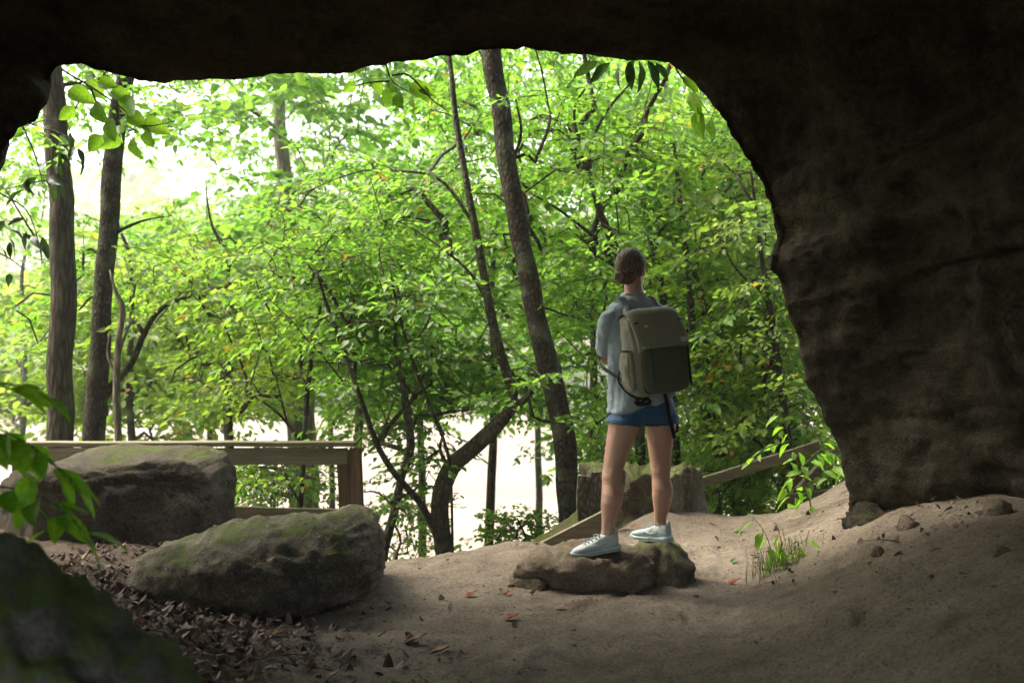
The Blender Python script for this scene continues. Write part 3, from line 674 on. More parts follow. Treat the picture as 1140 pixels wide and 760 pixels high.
tree('tree', 'thick pale trunk standing furthest back behind the fence gap', 15., [(339, 600), (338, 540), (335, 470), (331, 400), (326, 330), (320, 240), (314, 160), (306, 60)], [34, 33, 31, 29, 25, 20, 15, 11],
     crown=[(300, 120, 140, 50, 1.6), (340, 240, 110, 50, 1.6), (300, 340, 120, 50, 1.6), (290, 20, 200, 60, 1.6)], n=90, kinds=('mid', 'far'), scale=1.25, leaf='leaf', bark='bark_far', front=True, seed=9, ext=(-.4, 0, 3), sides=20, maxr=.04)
tree('sapling', 'dark crooked stem in front of the pale thick trunk', 8.3, [(328, 620), (334, 560), (338, 500), (342, 440), (348, 390), (357, 340)], [7, 7, 6, 6, 5, 3],
     limbs=[([(334, 490), (310, 460), (285, 442), (268, 430)], 4, 1.5), ([(320, 472), (312, 440), (306, 415)], 3, 1.5)], crown=[(300, 540, 50, 22, .4), (330, 400, 80, 50, .6), (280, 430, 60, 30, .5), (290, 330, 90, 50, .6)], n=30, kinds=('fine',), leaf='leaf_yellow', seed=10, sides=8)
tree('tree', 'forked sapling whose twin stems spread above the hiker\'s head', 9.0, [(716, 600), (712, 480), (706, 380), (697, 310), (683, 270), (668, 235), (656, 195), (641, 158), (628, 130)], [12, 12, 11, 10, 9, 8, 6, 4, 2],
     limbs=[([(656, 188), (662, 150), (680, 118), (700, 95)], 5, 2), ([(645, 165), (640, 120), (662, 85)], 4, 2), ([(684, 282), (655, 258), (620, 232), (590, 215)], 5, 2), ([(690, 300), (660, 280), (640, 250)], 4, 2)],
     crown=[(680, 130, 70, 50, .7), (640, 240, 50, 50, .7), (720, 200, 60, 60, .7), (700, 280, 70, 40, .7), (640, 330, 40, 50, .6), (700, 20, 120, 50, .8), (690, 420, 70, 60, .6)], n=110, kinds=('mid', 'fine'), leaf='leaf', seed=11, sides=10)
tree('sapling', 'slender trunk with two kinks rising to the right of the hiker\'s head', 10.2, [(757, 600), (752, 500), (745, 400), (737, 330), (729, 285), (722, 250), (715, 215), (733, 180)], [10, 10, 9, 9, 9, 8, 5, 3],
     limbs=[([(722, 240), (706, 205), (700, 160)], 4, 2), ([(729, 270), (748, 240), (752, 200)], 3, 1.5)], crown=[(740, 170, 80, 50, .7), (780, 250, 60, 60, .7), (750, 330, 60, 50, .6), (760, 420, 40, 60, .6)], n=80, kinds=('fine', 'mid'), leaf='leaf_yellow', seed=12, sides=9)
tree('tree', 'grey trunk leaning left that meets the slanted rail just right of the hiker', 9.6, [(832, 640), (823, 578), (800, 505), (782, 445), (772, 370), (766, 296), (758, 230), (750, 160)], [12, 11, 11, 10, 9, 8, 6, 4],
     limbs=[([(790, 425), (830, 465), (868, 500)], 5, 3), ([(776, 345), (815, 358), (850, 366)], 3, 1.5)], crown=[(800, 180, 60, 50, .7), (820, 300, 60, 60, .7), (800, 400, 50, 60, .6), (830, 470, 60, 40, .5)], n=100, kinds=('mid', 'fine'), leaf='leaf', bark='bark_grey', seed=13, sides=10)
tree('sapling', 'dark trunk half a step right of the grey leaning one, bare below the rail', 9.9, [(838, 640), (822, 570), (806, 510), (795, 450), (786, 390), (782, 340)], [9, 9, 9, 8, 6, 3],
     limbs=[([(813, 535), (835, 545), (850, 560)], 3, 1.5)], crown=[(790, 360, 50, 50, .5), (850, 380, 40, 60, .5)], n=40, kinds=('fine',), leaf='leaf_deep', bark='bark_dark', seed=14, sides=9)
tree('sapling', 'thin upright trunk closest to the right rock wall', 8.7, [(901, 640), (893, 575), (880, 500), (871, 440), (864, 388), (857, 340), (850, 296), (842, 240), (836, 190)], [10, 9, 8, 8, 8, 7, 6, 4, 3],
     limbs=[([(856, 330), (820, 300), (802, 262)], 3, 1.5), ([(862, 380), (838, 350), (826, 320)], 3, 1.5)], crown=[(820, 230, 50, 60, .6), (850, 360, 40, 70, .5), (870, 470, 50, 50, .5)], n=80, kinds=('mid', 'fine'), leaf='leaf_yellow', bark='bark_dark', seed=15, sides=9)

# ---------------------------------------------------------------- more woodland on the bank behind them
BG = [  # px, y, spread, crown rows, n, leaf, label
    (-60, 12.5, 110, (120, 330), 60, 'leaf', 'bushy bank tree at the far left edge behind the paired trunks'),
    (20, 17, 90, (330, 440), 60, 'leaf_yellow', 'yellow-green low tree behind the left trunk of the pair'),
    (150, 14, 90, (330, 450), 90, 'leaf_yellow', 'broad yellow-green tree filling the space right of the paired trunks'),
    (235, 18, 110, (260, 420), 110, 'leaf', 'dense bright tree between the paired trunks and the thick pale trunk'),
    (260, 11.5, 90, (300, 430), 66, 'leaf_yellow', 'layered low tree with orange-tinged leaves above the fence rail'),
    (395, 12.5, 90, (240, 380), 64, 'leaf', 'layered bright tree right of the thick pale trunk'),
    (370, 20, 140, (90, 300), 120, 'leaf', 'tall pale-leaved tree left of the centre sky gap'),
    (470, 16, 100, (330, 430), 56, 'leaf', 'low tree over the water behind the curved tree'),
    (545, 13, 90, (100, 330), 100, 'leaf', 'slim bright tree behind the tallest scaly trunk'),
    (600, 18, 120, (60, 300), 90, 'leaf', 'tall far tree right of the tallest scaly trunk'),
    (660, 12, 80, (320, 470), 60, 'leaf', 'leafy tree directly left of the backpack'),
    (735, 15, 110, (100, 300), 110, 'leaf', 'high-crowned tree over the hiker\'s right shoulder'),
    (800, 12, 80, (120, 300), 100, 'leaf', 'fine-leaved tree against the upper right curve of the rock'),
    (790, 13.5, 80, (380, 520), 100, 'leaf_yellow', 'low yellow-green tree above the slanted rail'),
    (870, 11.5, 70, (300, 520), 130, 'leaf', 'dense small tree beside the right rock wall'),
    (720, 19, 120, (350, 520), 60, 'leaf', 'darker low tree seen between hiker and stump'),
]
for i, (bx, by, sp, (r0, r1), n, lf, lab) in enumerate(BG):
    rs = np.random.default_rng(500+i); lean = rs.uniform(-25, 25)
    top = r0-40
    tree('tree', lab, by, [(bx, 560 if by > 13 else 620), (bx+lean*.3, 430), (bx+lean*.2, 300), (bx+lean, (300+min(top, 200))/2), (bx+lean*1.3, min(top, 200))], np.array([12, 9, 6, 3, .8])*12/by,
         crown=[(bx, (r0+r1)/2, sp, (r1-r0)/2+25, 1.1), (bx+rs.uniform(-40, 40), r0, sp*.8, 40, 1.1), (bx+rs.uniform(-40, 40), r1, sp*.8, 40, 1.1)], n=n, kinds=('mid', 'coarse') if by < 14 else ('coarse', 'far'),
         scale=1. if by < 14 else 1.2, leaf=lf, bark='bark_grey' if i % 2 else 'bark_dark', group='woodland trees on the river bank', seed=50+i, sides=8, tilt=.24)
# trees on the flat ground outside the left flank of the shelter
for i, (wx, wy, lab) in enumerate([(-8.5, 7.9, 'tree at the far left beyond the end of the fence'), (-10.5, 5.0, 'tree on the flat ground left of the shelter'), (-9.0, 1.5, 'tree left of the shelter nearest the viewer')]):
    bx, by = CX+wx/wy*F, wy; k = F/wy
    def _near(a): return a
    rt = empty('tree', (wx, wy, H(wx, wy)), lab, 'tree'); m_ = MB(); g_ = H(wx, wy)
    c_, r_ = trunk_mesh(m_, [np.array([wx, wy, g_-.2]), np.array([wx+.1, wy, g_+2]), np.array([wx-.1, wy+.1, g_+4.5]), np.array([wx+.1, wy, g_+8])], [.16, .13, .10, .05], 14); m_.build('trunk', M['bark_grey'], rt)
    rs = np.random.default_rng(900+i); an = np.array([wx-.5, wy, g_+3.0])+rs.normal(0, 1, (150, 3))*[1.6, 1.6, 1.3]; an = an[(an[:, 2] > g_+.5) & (an[:, 0] < -5.2)]
    crown_parts(rt, list(c_[8::5]), an, an-np.array([wx, wy, 0]), ['coarse']*len(an), 1.1, M['leaf'], M['bark_grey'], rs, tiltsd=.25)
# shrubs
for i, (bx, by, py_, rx, ry, n, lf, lab) in enumerate([
    (300, 8.4, 535, 55, 24, 24, 'leaf', 'low leafy shrub under the fence rail beside the pale trunk'),
    (580, 8.8, 592, 30, 22, 15, 'leaf', 'small bright shrub poking up at the drop left of the slanted rail'),
    (440, 9.5, 592, 44, 36, 14, 'leaf_deep', 'thin shrub over the water right of the fence post'),
    (795, 9.2, 545, 60, 34, 26, 'leaf', 'dense shrub under the middle of the slanted rail'),
    (870, 9.0, 535, 50, 50, 30, 'leaf', 'dense shrub at the upper end of the slanted rail'),
    (925, 8.4, 555, 26, 60, 30, 'leaf_yellow', 'yellowish shrub pressed against the foot of the right rock wall'),
    (700, 9.2, 520, 50, 40, 26, 'leaf', 'shrub behind the old stump')]):
    tree('shrub', lab, by, [(bx, 640), (bx+6, py_+10), (bx-4, py_-15)], [4, 3, 2], crown=[(bx, py_, rx, ry, .35)], n=n, kinds=('mid',), scale=.7, leaf=lf, bark='bark_grey', cat='shrub', seed=90+i, sides=6, tilt=.5)
print('LEAVES', NLEAF)

# ---------------------------------------------------------------- far bank woodland, one mass
rs = np.random.default_rng(77); LVs = []
V6, _ = leaf_tpl(1.0, .9, .3, .1)
cl = []
for i in range(420):
    yy = rs.uniform(97, 190); xx = rs.uniform(-.62, .62)*yy*1.15; g = H(xx, yy); hh = rs.uniform(15, 27); rr = rs.uniform(3., 5.5)
    for k in range(9):
        a = rs.uniform(0, 6.28); q = rs.random()**.5*rr; zz = g+hh*rs.uniform(.12, 1); cl.append((xx+q*math.cos(a)*(1.1-abs(zz-g-hh*.5)/hh), yy+q*math.sin(a), zz, rs.uniform(1.2, 2.4)))
for cx_, cy_, cz_, r_ in cl:
    m = 20; u = rs.normal(size=(m, 3)); u /= np.linalg.norm(u, axis=1)[:, None]; c = np.array([cx_, cy_, cz_])+u*r_*rs.uniform(.6, 1, (m, 1))*[1, 1, .7]
    for q in range(m):
        R = rotz(rs.uniform(0, 6.28))@roty(rs.normal(.3, .6))@rotx(rs.normal(0, .7)); LVs.append((V6*rs.uniform(.5, 1.1))@R.T+c[q])
LV = np.concatenate(LVs); n = len(LV)//6; b6 = np.arange(n)[:, None]*6
Q = np.stack([b6+[0, 1, 2, 3], b6+[0, 3, 4, 5]], 1).reshape(-1, 4)
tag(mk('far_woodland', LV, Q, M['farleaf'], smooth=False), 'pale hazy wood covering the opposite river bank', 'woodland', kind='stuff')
# ================================================================ the hiker
PY = 5.45
def q(px_, py_, dy=0.0):
    p = P(px_, py_, PY+dy); return p
def frame(deg):
    a = math.radians(deg); d = np.array([-math.sin(a), math.cos(a), 0]); r = np.array([math.cos(a), math.sin(a), 0]); return r, d
def ering(c, r, d, a, b, n=28, up=None, e=1.0):
    th = np.linspace(0, 2*math.pi, n, endpoint=False); f = lambda k: np.sign(k)*np.abs(k)**e
    return np.array(c)+np.outer(f(np.cos(th))*a, r)+np.outer(f(np.sin(th))*b, d)
R25, D25 = frame(24)
ORG = (float(q(706, 600)[0]), PY+.05, float(q(706, 612)[2]))
person = empty('person', ORG, 'person seen from behind in grey-blue t-shirt, navy shorts and pale trainers', 'person')

hipL, hipR = q(697, 462, -.05), q(735, 460, .06)
kneeL, kneeR = q(681, 530, -.10), q(735.5, 524, .06)
ankL, ankR = q(676.5, 593, -.13), q(735.5, 584, .10)
pelv = q(717, 452, 0); waist = q(713, 415, .0); chest = q(707, 368, .01); neckb = q(706, 329, .02); headc = q(703, 300, .03)
shL, shR = q(680, 353, -.05), q(738, 351, .08)

def leg(mb, hip, knee, ank, prof):
    path = []
    for t, w, dp, fwd in prof:   # t 0 hip .. 1 knee .. 2 ankle
        c = hip+(knee-hip)*min(t, 1) if t <= 1 else knee+(ank-knee)*(t-1)
        path.append(ering(c+D25*fwd, R25, D25, w, dp, 24))
    mb.rings(path)
PL = [(-.12, .080, .085, 0), (.0, .088, .092, -.005), (.18, .084, .088, -.005), (.4, .075, .080, 0), (.65, .063, .070, .004), (.85, .055, .060, .004), (1.0, .052, .057, 0), (1.12, .049, .055, -.004),
      (1.3, .056, .064, -.020), (1.45, .056, .062, -.020), (1.62, .047, .051, -.012), (1.8, .037, .041, -.004), (1.93, .033, .038, 0), (2.0, .034, .042, 0)]
mb = MB()
leg(mb, hipL, kneeL, ankL, PL); leg(mb, hipR, kneeR, ankR, PL)
# feet inside the shoes
LD = np.array([-.97, -.10, -.14]); LD /= np.linalg.norm(LD); RD = np.array([-.72, .68, -.03]); RD /= np.linalg.norm(RD)
for an, dd in ((ankL, LD), (ankR, RD)): mb.tube([an, an+dd*.03-[0, 0, .055], an+dd*.10-[0, 0, .066]], [.032, .026, .018], 12)
# trunk of the body
mb.rings([ering(pelv-[0, 0, .06], R25, D25, .150, .10), ering(pelv, R25, D25, .168, .115), ering(pelv+[0, 0, .06], R25, D25, .160, .108), ering(waist, R25, D25, .128, .090), ering(waist+[0, 0, .08], R25, D25, .130, .092),
          ering(chest, R25, D25, .150, .105), ering(chest+[0, 0, .09], R25, D25, .158, .098), ering(q(707, 342, .01), R25, D25, .150, .075), ering(q(707, 334, .015), R25, D25, .09, .060), ering(q(706, 328, .02), R25, D25, .056, .056),
          ering(q(705, 318, .03), R25, D25, .050, .053), ering(q(704, 306, .035), R25, D25, .050, .055)])
# head, turned to the right
RH, DH = frame(-34); MH = np.stack([RH, DH, [0, 0, 1]], 1)
hd = lambda x, y_, z_: headc+RH*x+DH*y_+np.array([0, 0, z_])
mb.ell(hd(0, -.004, .018), (.074, .092, .085), MH, 28, 18); mb.ell(hd(0, .035, -.045), (.052, .058, .062), MH, 20, 14); mb.ell(hd(0, .070, -.086), (.022, .020, .018), MH)
mb.tube([hd(0, .088, .012), hd(0, .102, -.018), hd(0, .106, -.030)], [.009, .011, .013], 10); mb.ell(hd(0, .088, -.062), (.022, .012, .006), MH); mb.ell(hd(0, .086, -.073), (.019, .012, .006), MH)
for s_ in (-1, 1): mb.ell(hd(s_*.028, .078, .022), (.017, .010, .005), MH); mb.ell(hd(s_*.076, -.002, -.012), (.008, .017, .030), MH)
# arms: elbows bent, hands together in front of the belly
elL, elR = q(676, 398, .06), q(752, 396, .20)
wrL, wrR = q(690, 386, .24), q(722, 384, .30)
def arm(sh, el, wr):
    mb.tube(catmull([sh, sh+(el-sh)*.5, el], 4), np.interp(np.linspace(0, 1, 9), [0, .3, .7, 1], [.052, .048, .041, .038]), 16)
    mb.tube(catmull([el, el+(wr-el)*.35, el+(wr-el)*.7, wr], 4), np.interp(np.linspace(0, 1, 13), [0, .25, .7, 1], [.038, .040, .030, .024]), 16); mb.ell(el, (.039, .039, .039))
arm(shL, elL, wrL); arm(shR, elR, wrR)
for s_, wr, el in ((1, wrL, elL), (-1, wrR, elR)):
    f_ = wr-el; f_ /= np.linalg.norm(f_); f_ = f_+R25*s_*.9; f_ /= np.linalg.norm(f_)
    u_ = np.array([0, 0, 1.]); sd_ = np.cross(f_, u_); sd_ /= np.linalg.norm(sd_); u_ = np.cross(sd_, f_)
    mb.tube([wr, wr+f_*.045, wr+f_*.085], [.026, .036, .036], 14, up=u_, flat=1.0)
    for k in range(4):
        b0 = wr+f_*.08+u_*(.030-.020*k); ln = (.068, .078, .073, .058)[k]; cu = -sd_*s_*.0-D25
        mb.tube([b0, b0+f_*ln*.45-D25*.008, b0+f_*ln*.62-D25*.032, b0+f_*ln*.42-D25*.052], [.0095, .009, .0085, .007], 10)
    mb.tube([wr+f_*.03+u_*.026, wr+f_*.055+u_*.048-D25*.01, wr+f_*.085+u_*.052-D25*.025], [.013, .011, .009], 10)
def muscle(co, no):
    d = .0012*noise3(co*22)
    for hp, kn, an in ((hipL, kneeL, ankL), (hipR, kneeR, ankR)):
        t = np.clip((hp[2]-co[:, 2])/(hp[2]-kn[2]), -1, 9); t = np.where(t > 1, 1+(kn[2]-co[:, 2])/(kn[2]-an[2]), t)
        cx_ = np.where(t[:, None] <= 1, hp+(kn-hp)*np.clip(t, 0, 1)[:, None], kn+(an-kn)*np.clip(t-1, 0, 1)[:, None])
        u = (co-cx_)@R25; b = (co-cx_)@D25; near = (np.abs(u) < .075)*(b < .0)*(co[:, 2] < .95)
        g = -.0055*np.exp(-((u+.004)/.012)**2)*ss((t-1.08)/.08)*ss((1.5-t)/.15)                 # split of the calf
        g = g-.0045*np.exp(-(u/.022)**2)*np.exp(-((t-1.0)/.06)**2)                                # hollow of the knee
        g = g+.0045*(np.exp(-((u-.030)/.010)**2)+np.exp(-((u+.030)/.010)**2))*np.exp(-((t-.93)/.10)**2)   # tendons
        g = g-.0022*np.exp(-((t-.985-.05*u/.05)/.010)**2)-.0016*np.exp(-((t-1.03+.03*u/.05)/.009)**2)
        g = g-.005*(np.exp(-((u-.022)/.010)**2)+np.exp(-((u+.022)/.010)**2))*ss((t-1.72)/.12)   # heel cord
        d = d+g*near
    return co+no*d[:, None]
mb.build('body', M['skin'], person, remesh=.0052, smoothit=3, disp=muscle)
for s_ in (-1, 1):
    MB().ell(hd(s_*.030, .078, .008), (.012, .010, .008), MH, 14, 10).build('eye', M['eye'], person)

# hair: swept back into a low bun on the nape
hb = MB(); hb.ell(hd(0, -.012, .026), (.084, .096, .093), MH, 36, 24); hb.ell(hd(0, -.056, -.034), (.060, .042, .052), MH, 24, 16)
def hair_disp(co, no):
    l = co-hd(0, -.02, .0); a = l@RH; b = l@DH; c = l[:, 2]
    ang = np.arctan2(a, c+.045)
    s2 = .0008*np.sin(ang*46+3.5*noise3(co*14))+.0022*noise3(np.stack([ang*16, b*9, c*9], 1))
    out = co+no*s2[:, None]
    cut = ss((b-.052+.55*np.maximum(0, -c))/.02)*.020            # hairline sinks under the face
    return out-no*cut[:, None]
hair = hb.build('hair', M['hair'], person, remesh=.004, smoothit=3, disp=hair_disp)
bn = MB(); bc = hd(-.010, -.103, -.048); bn.ell(bc, (.036, .026, .033), MH, 26, 18)
for k in range(3):
    an = np.linspace(k*2.1, k*2.1+3.6, 12); bn.tube([bc+RH*math.cos(t)*.023+np.array([0, 0, math.sin(t)*.021])-DH*(.012+.003*k) for t in an], .010, 8)
bn.build('hair_bun', M['hair'], person, remesh=.003, smoothit=2, disp=lambda co, no: co+no*(.0014*np.sin(np.arctan2((co-bc)@RH, (co-bc)[:, 2])*5+np.linalg.norm(co-bc, axis=1)*700))[:, None])
rs = np.random.default_rng(5)
for k in range(14):
    wp = MB(); a = rs.uniform(-1.2, 1.2); p0 = hd(.07*math.sin(a), -.055*math.cos(a)-.01, rs.uniform(-.06, .09)); e = np.array([*(rs.normal(0, .012, 2)), rs.uniform(-.03, .01)])
    wp.tube([p0-(p0-headc)*.12, p0, p0+e*.5+RH*math.copysign(.008, a), p0+e+RH*math.copysign(.010, a)], [.0007, .0007, .0006, .0004], 3, cap=False); wp.build('loose_strand', M['hair'], person)

# t-shirt
sb = MB()
def hem(c, a, b, drop):      # hem hangs lower on the left
    r = ering(c, R25, D25, a, b, 32); t = (r-c)@R25; r[:, 2] += t*.30*drop; return r
sb.rings([hem(q(714.5, 449, .0), .196, .140, .9), hem(q(714.5, 447, .0), .198, .141, .9), hem(q(714, 435, 0), .190, .134, .7), hem(q(712, 415, 0), .176, .124, .4), hem(q(709, 392, 0), .166, .118, .2), ering(q(707, 370, .01), R25, D25, .168, .118, 32),
          ering(q(707, 355, .01), R25, D25, .182, .108, 32), ering(q(707, 346, .01), R25, D25, .180, .092, 32), ering(q(707, 340, .01), R25, D25, .160, .080, 32), ering(q(707, 334, .015), R25, D25, .118, .070, 32), ering(q(706, 330, .02), R25, D25, .084, .062, 32), ering(q(706, 326.5, .022), R25, D25, .061, .058, 32)])
def sleeve(sh, el, k, out):
    v = el-sh
    mdl = [sh-v*.12+np.array([0, 0, .0]), sh+v*.1+out*.012, sh+v*.45+out*.018, sh+v*.75+out*.015, sh+v*k+out*.010]
    sb.tube(mdl, [.040, .053, .058, .060, .062], 24)
sleeve(shL, elL, .86, -R25); sleeve(shR, elR, .86, R25)
sb.ell(shL+[0, 0, .010], (.052, .055, .042)); sb.ell(shR+[0, 0, .010], (.052, .055, .042))
def fold(co, no):
    zrel = co[:, 2]; th = np.arctan2((co-q(713, 400))@D25, (co-q(713, 400))@R25)
    low = ss((1.35-zrel)/.3)
    f = .008*low*np.sin(th*6+2.2*noise3(co*4)*2+zrel*3)+.016*noise3(co*np.array([11, 11, 5]))+.010*noise3(co*np.array([13, 13, 30]))*ss((zrel-1.36)/.1)+.006*noise3(co*np.array([30, 30, 14]))
    f = f+.012*noise3(co*np.array([9, 9, 22])+4)*ss((.58-co[:, 0])/.05)
    return co+no*f[:, None]
sb.build('shirt', M['shirt'], person, remesh=.0055, smoothit=3, disp=fold)
nk = MB(); nk.tube([*np.vstack([ering(q(706, 327.5, .022), R25, D25, .061, .058, 24), ering(q(706, 327.5, .022), R25, D25, .061, .058, 24)[:1]])], .0055, 8, cap=False); nk.build('neckband', M['shirt'], person)
# shorts: two flared legs
sh_ = MB()
sh_.rings([ering(pelv-[0, 0, .085], R25, D25, .165, .112), ering(pelv-[0, 0, .045], R25, D25, .180, .124), ering(pelv, R25, D25, .182, .126), ering(pelv+[0, 0, .05], R25, D25, .165, .112), ering(pelv+[0, 0, .09], R25, D25, .14, .10)])
for hp, kn, s_ in ((hipL, kneeL, -1), (hipR, kneeR, 1)):
    ax = kn-hp
    rr = []
    for t, a, b in ((-.14, .08, .09), (0, .096, .108), (.10, .100, .114), (.155, .103, .118), (.165, .102, .117)):
        c = hp+ax*t; r = ering(c, R25, D25, a, b, 30); r[:, 2] += np.clip(((r-c)@R25)*s_, -1, 1)*.16*(t > .05)+(-.12*((r-c)@R25)*s_ if t <= .05 else 0); rr.append(r)
    sh_.rings(rr)
sh_.build('shorts', M['shorts'], person, remesh=.005, smoothit=4, disp=lambda co, no: co+no*(.006*noise3(co*np.array([16, 16, 6]))+.003*noise3(co*30))[:, None])

# trainers
def shoe(an, d, soledrop):
    d = np.array(d); s_ = np.cross(d, [0, 0, 1]); s_ /= np.linalg.norm(s_); u_ = np.cross(s_, d); u_ /= np.linalg.norm(u_)
    base = an-np.array([0, 0, soledrop])
    W_ = lambda x, yv, zv: base+d*x+s_*yv+u_*zv
    def sec(x, w, z0, z1, n=20, pw=.8, off=0.):
        th = np.linspace(0, 2*math.pi, n, endpoint=False); f = lambda k: np.sign(k)*np.abs(k)**pw
        return np.array([W_(x, w*f(math.cos(t))+off, (z0+z1)/2+(z1-z0)/2*f(math.sin(t))) for t in th])
    up = MB(); up.rings([sec(-.062, .020, .028, .075), sec(-.055, .031, .022, .098), sec(-.03, .036, .022, .108), sec(0, .037, .022, .104), sec(.03, .038, .022, .094), sec(.06, .041, .022, .080), sec(.09, .044, .022, .068), sec(.13, .046, .022, .058), sec(.16, .041, .022, .050), sec(.182, .030, .022, .042), sec(.19, .016, .024, .034)])
    upo = up.build('shoe', M['shoe'], person, remesh=.004, smoothit=3, disp=lambda co, no: co+no*(.0016*noise3(co*45)+.0012*noise3(co*110))[:, None])
    so = MB(); so.rings([sec(-.074, .020, .012, .030, pw=.6), sec(-.062, .034, .006, .040, pw=.6), sec(-.03, .039, .006, .036, pw=.6), sec(.03, .038, .008, .032, pw=.6), sec(.09, .047, .006, .028, pw=.6), sec(.15, .046, .008, .026, pw=.6), sec(.188, .032, .014, .030, pw=.6), sec(.200, .014, .020, .030, pw=.6)])
    so.build('midsole', M['sole'], upo, bevel=0)
    tr_ = MB(); tr_.rings([sec(-.070, .020, .004, .014, pw=.5), sec(-.055, .034, -.002, .010, pw=.5), sec(.03, .037, .0, .010, pw=.5), sec(.09, .045, -.002, .010, pw=.5), sec(.16, .040, .004, .012, pw=.5), sec(.19, .020, .012, .020, pw=.5)]); tr_.build('outsole', M['soleb'], upo)
    lc = MB()
    for k in range(5):
        x = .035+k*.02; zt = np.interp(x, [.03, .06, .09, .13], [.094, .080, .068, .058])+.004
        lc.tube([W_(x, -.024, zt-.008), W_(x+.003, 0, zt+.003), W_(x+.008, .024, zt-.008)], .0032, 6)
    lc.tube([W_(.035, -.01, .100), W_(.055, -.03, .097), W_(.05, -.04, .08)], .0025, 5); lc.tube([W_(.035, .01, .100), W_(.06, .028, .095), W_(.055, .038, .078)], .0025, 5)
    lc.build('laces', M['lace'], upo)
    pt = MB(); 
    for sg in (-1, 1): pt.tube([W_(.0, sg*.038, .055), W_(.04, sg*.041, .045), W_(.075, sg*.044, .055), W_(.10, sg*.044, .040)], .004, 5)
    pt.tube([W_(-.062, 0, .05), W_(-.064, 0, .085), W_(-.060, 0, .118)], .006, 6); pt.tube([*sec(-.012, .035, .098, .102, 16)], .006, 6)
    pt.build('shoe_trim', M['sole'], upo)
    return W_
shoeL = shoe(ankL, LD, .100); shoeR = shoe(ankR, RD, .094)
# seat the two stones under the soles
def seat(label, pts):
    v, fc, o = ROCKS[label]; bv = BVHTree.FromPolygons([tuple(a) for a in v], fc); dz = []
    for p in pts:
        h = bv.ray_cast(Vector((p[0], p[1], 3)), Vector((0, 0, -1)))
        if h[0] is not None: dz.append(p[2]-h[0].z)
    print('SEAT', label, [round(a, 3) for a in dz])
    if dz: o.location.z += max(-.12, min(.12, float(np.median(dz))))
    return o
seat('flat brown layered stone under the front shoe', [shoeL(x, 0, 0) for x in (-.04, .02, .08, .14)])
seat('rounded grey-green stone under the rear shoe', [shoeR(x, 0, 0) for x in (-.04, .02, .08)])

# ================================================================ backpack
bp = q(724, 436, -.16)                                       # bottom centre of the pack
UW = np.array([-.10, -.02, 1.0]); UW /= np.linalg.norm(UW); RW = np.array([math.cos(math.radians(22)), math.sin(math.radians(22)), .06]); RW -= UW*RW.dot(UW); RW /= np.linalg.norm(RW); OW = np.cross(RW, UW); MW = np.stack([RW, OW, UW], 1)
if OW[1] > 0: OW = -OW; MW = np.stack([RW, OW, UW], 1)
pack = empty('backpack', bp, 'khaki and olive backpack with a flap and small cream patch', 'backpack')
B = lambda x, o_, u_: bp+RW*x+OW*o_+UW*u_
def rbox(name, mat, x0, x1, o0, o1, u0, u1, r=.02, puff=.006, parent=None, seed=0, top=None, wr=.006):
    bm_ = MB(); n = 10; 
    c = ((x0+x1)/2, (o0+o1)/2, (u0+u1)/2); h = ((x1-x0)/2, (o1-o0)/2, (u1-u0)/2)
    g = np.linspace(-1, 1, 15); V = []; Fc = []
    idx = {}
    def vid(a, b, c_):
        k = (round(a, 4), round(b, 4), round(c_, 4))
        if k not in idx: idx[k] = len(V); V.append(k)
        return idx[k]
    for ax in range(3):
        for sg in (-1, 1):
            for i in range(14):
                for j in range(14):
                    qd = []
                    for (ii, jj) in ((i, j), (i+1, j), (i+1, j+1), (i, j+1)):
                        t = [0, 0, 0]; t[ax] = sg; t[(ax+1) % 3] = g[ii]; t[(ax+2) % 3] = g[jj]; qd.append(vid(*t))
                    Fc.append(tuple(qd if sg > 0 else qd[::-1]))
    V = np.array(V); hh = np.array(h); p = V*hh; inner = np.clip(p, -(hh-r), hh-r); dlt = p-inner; l = np.linalg.norm(dlt, axis=1); k = l > 1e-9
    nrm = np.zeros_like(p); nrm[k] = dlt[k]/l[k][:, None]; p = inner+nrm*np.minimum(r, np.where(k, r, 0))[:, None]
    pf = (1-V[:, 0]**2)*(1-V[:, 1]**2)+(1-V[:, 1]**2)*(1-V[:, 2]**2)+(1-V[:, 0]**2)*(1-V[:, 2]**2)
    p = p+nrm*(puff*np.clip(pf, 0, 1))[:, None]
    if top is not None: p[:, 1] = np.where(p[:, 1] > 0, p[:, 1]*(1-top*ss((V[:, 2]-.2)/.8)), p[:, 1])
    p = p+np.array(c); w_ = p@MW.T+bp
    w_ = w_+(nrm@MW.T)*2.2*(wr*noise3(w_*14+seed)+wr*.6*noise3(w_*32+seed))[:, None]
    o = mk(name, w_, Fc, M[mat], parent or pack); return o
rbox('main_compartment', 'khaki', -.150, .142, -.01, .155, .0, .415, .035, .010, top=.25, seed=1)
rbox('front_pocket', 'olive', -.118, .142, .13, .192, .012, .262, .03, .008, seed=2, wr=.003)
rbox('side_pocket', 'khaki', -.178, -.140, .02, .125, .03, .235, .018, .010, seed=3); rbox('side_pocket', 'olive', .140, .176, .02, .125, .03, .225, .018, .010, seed=4)
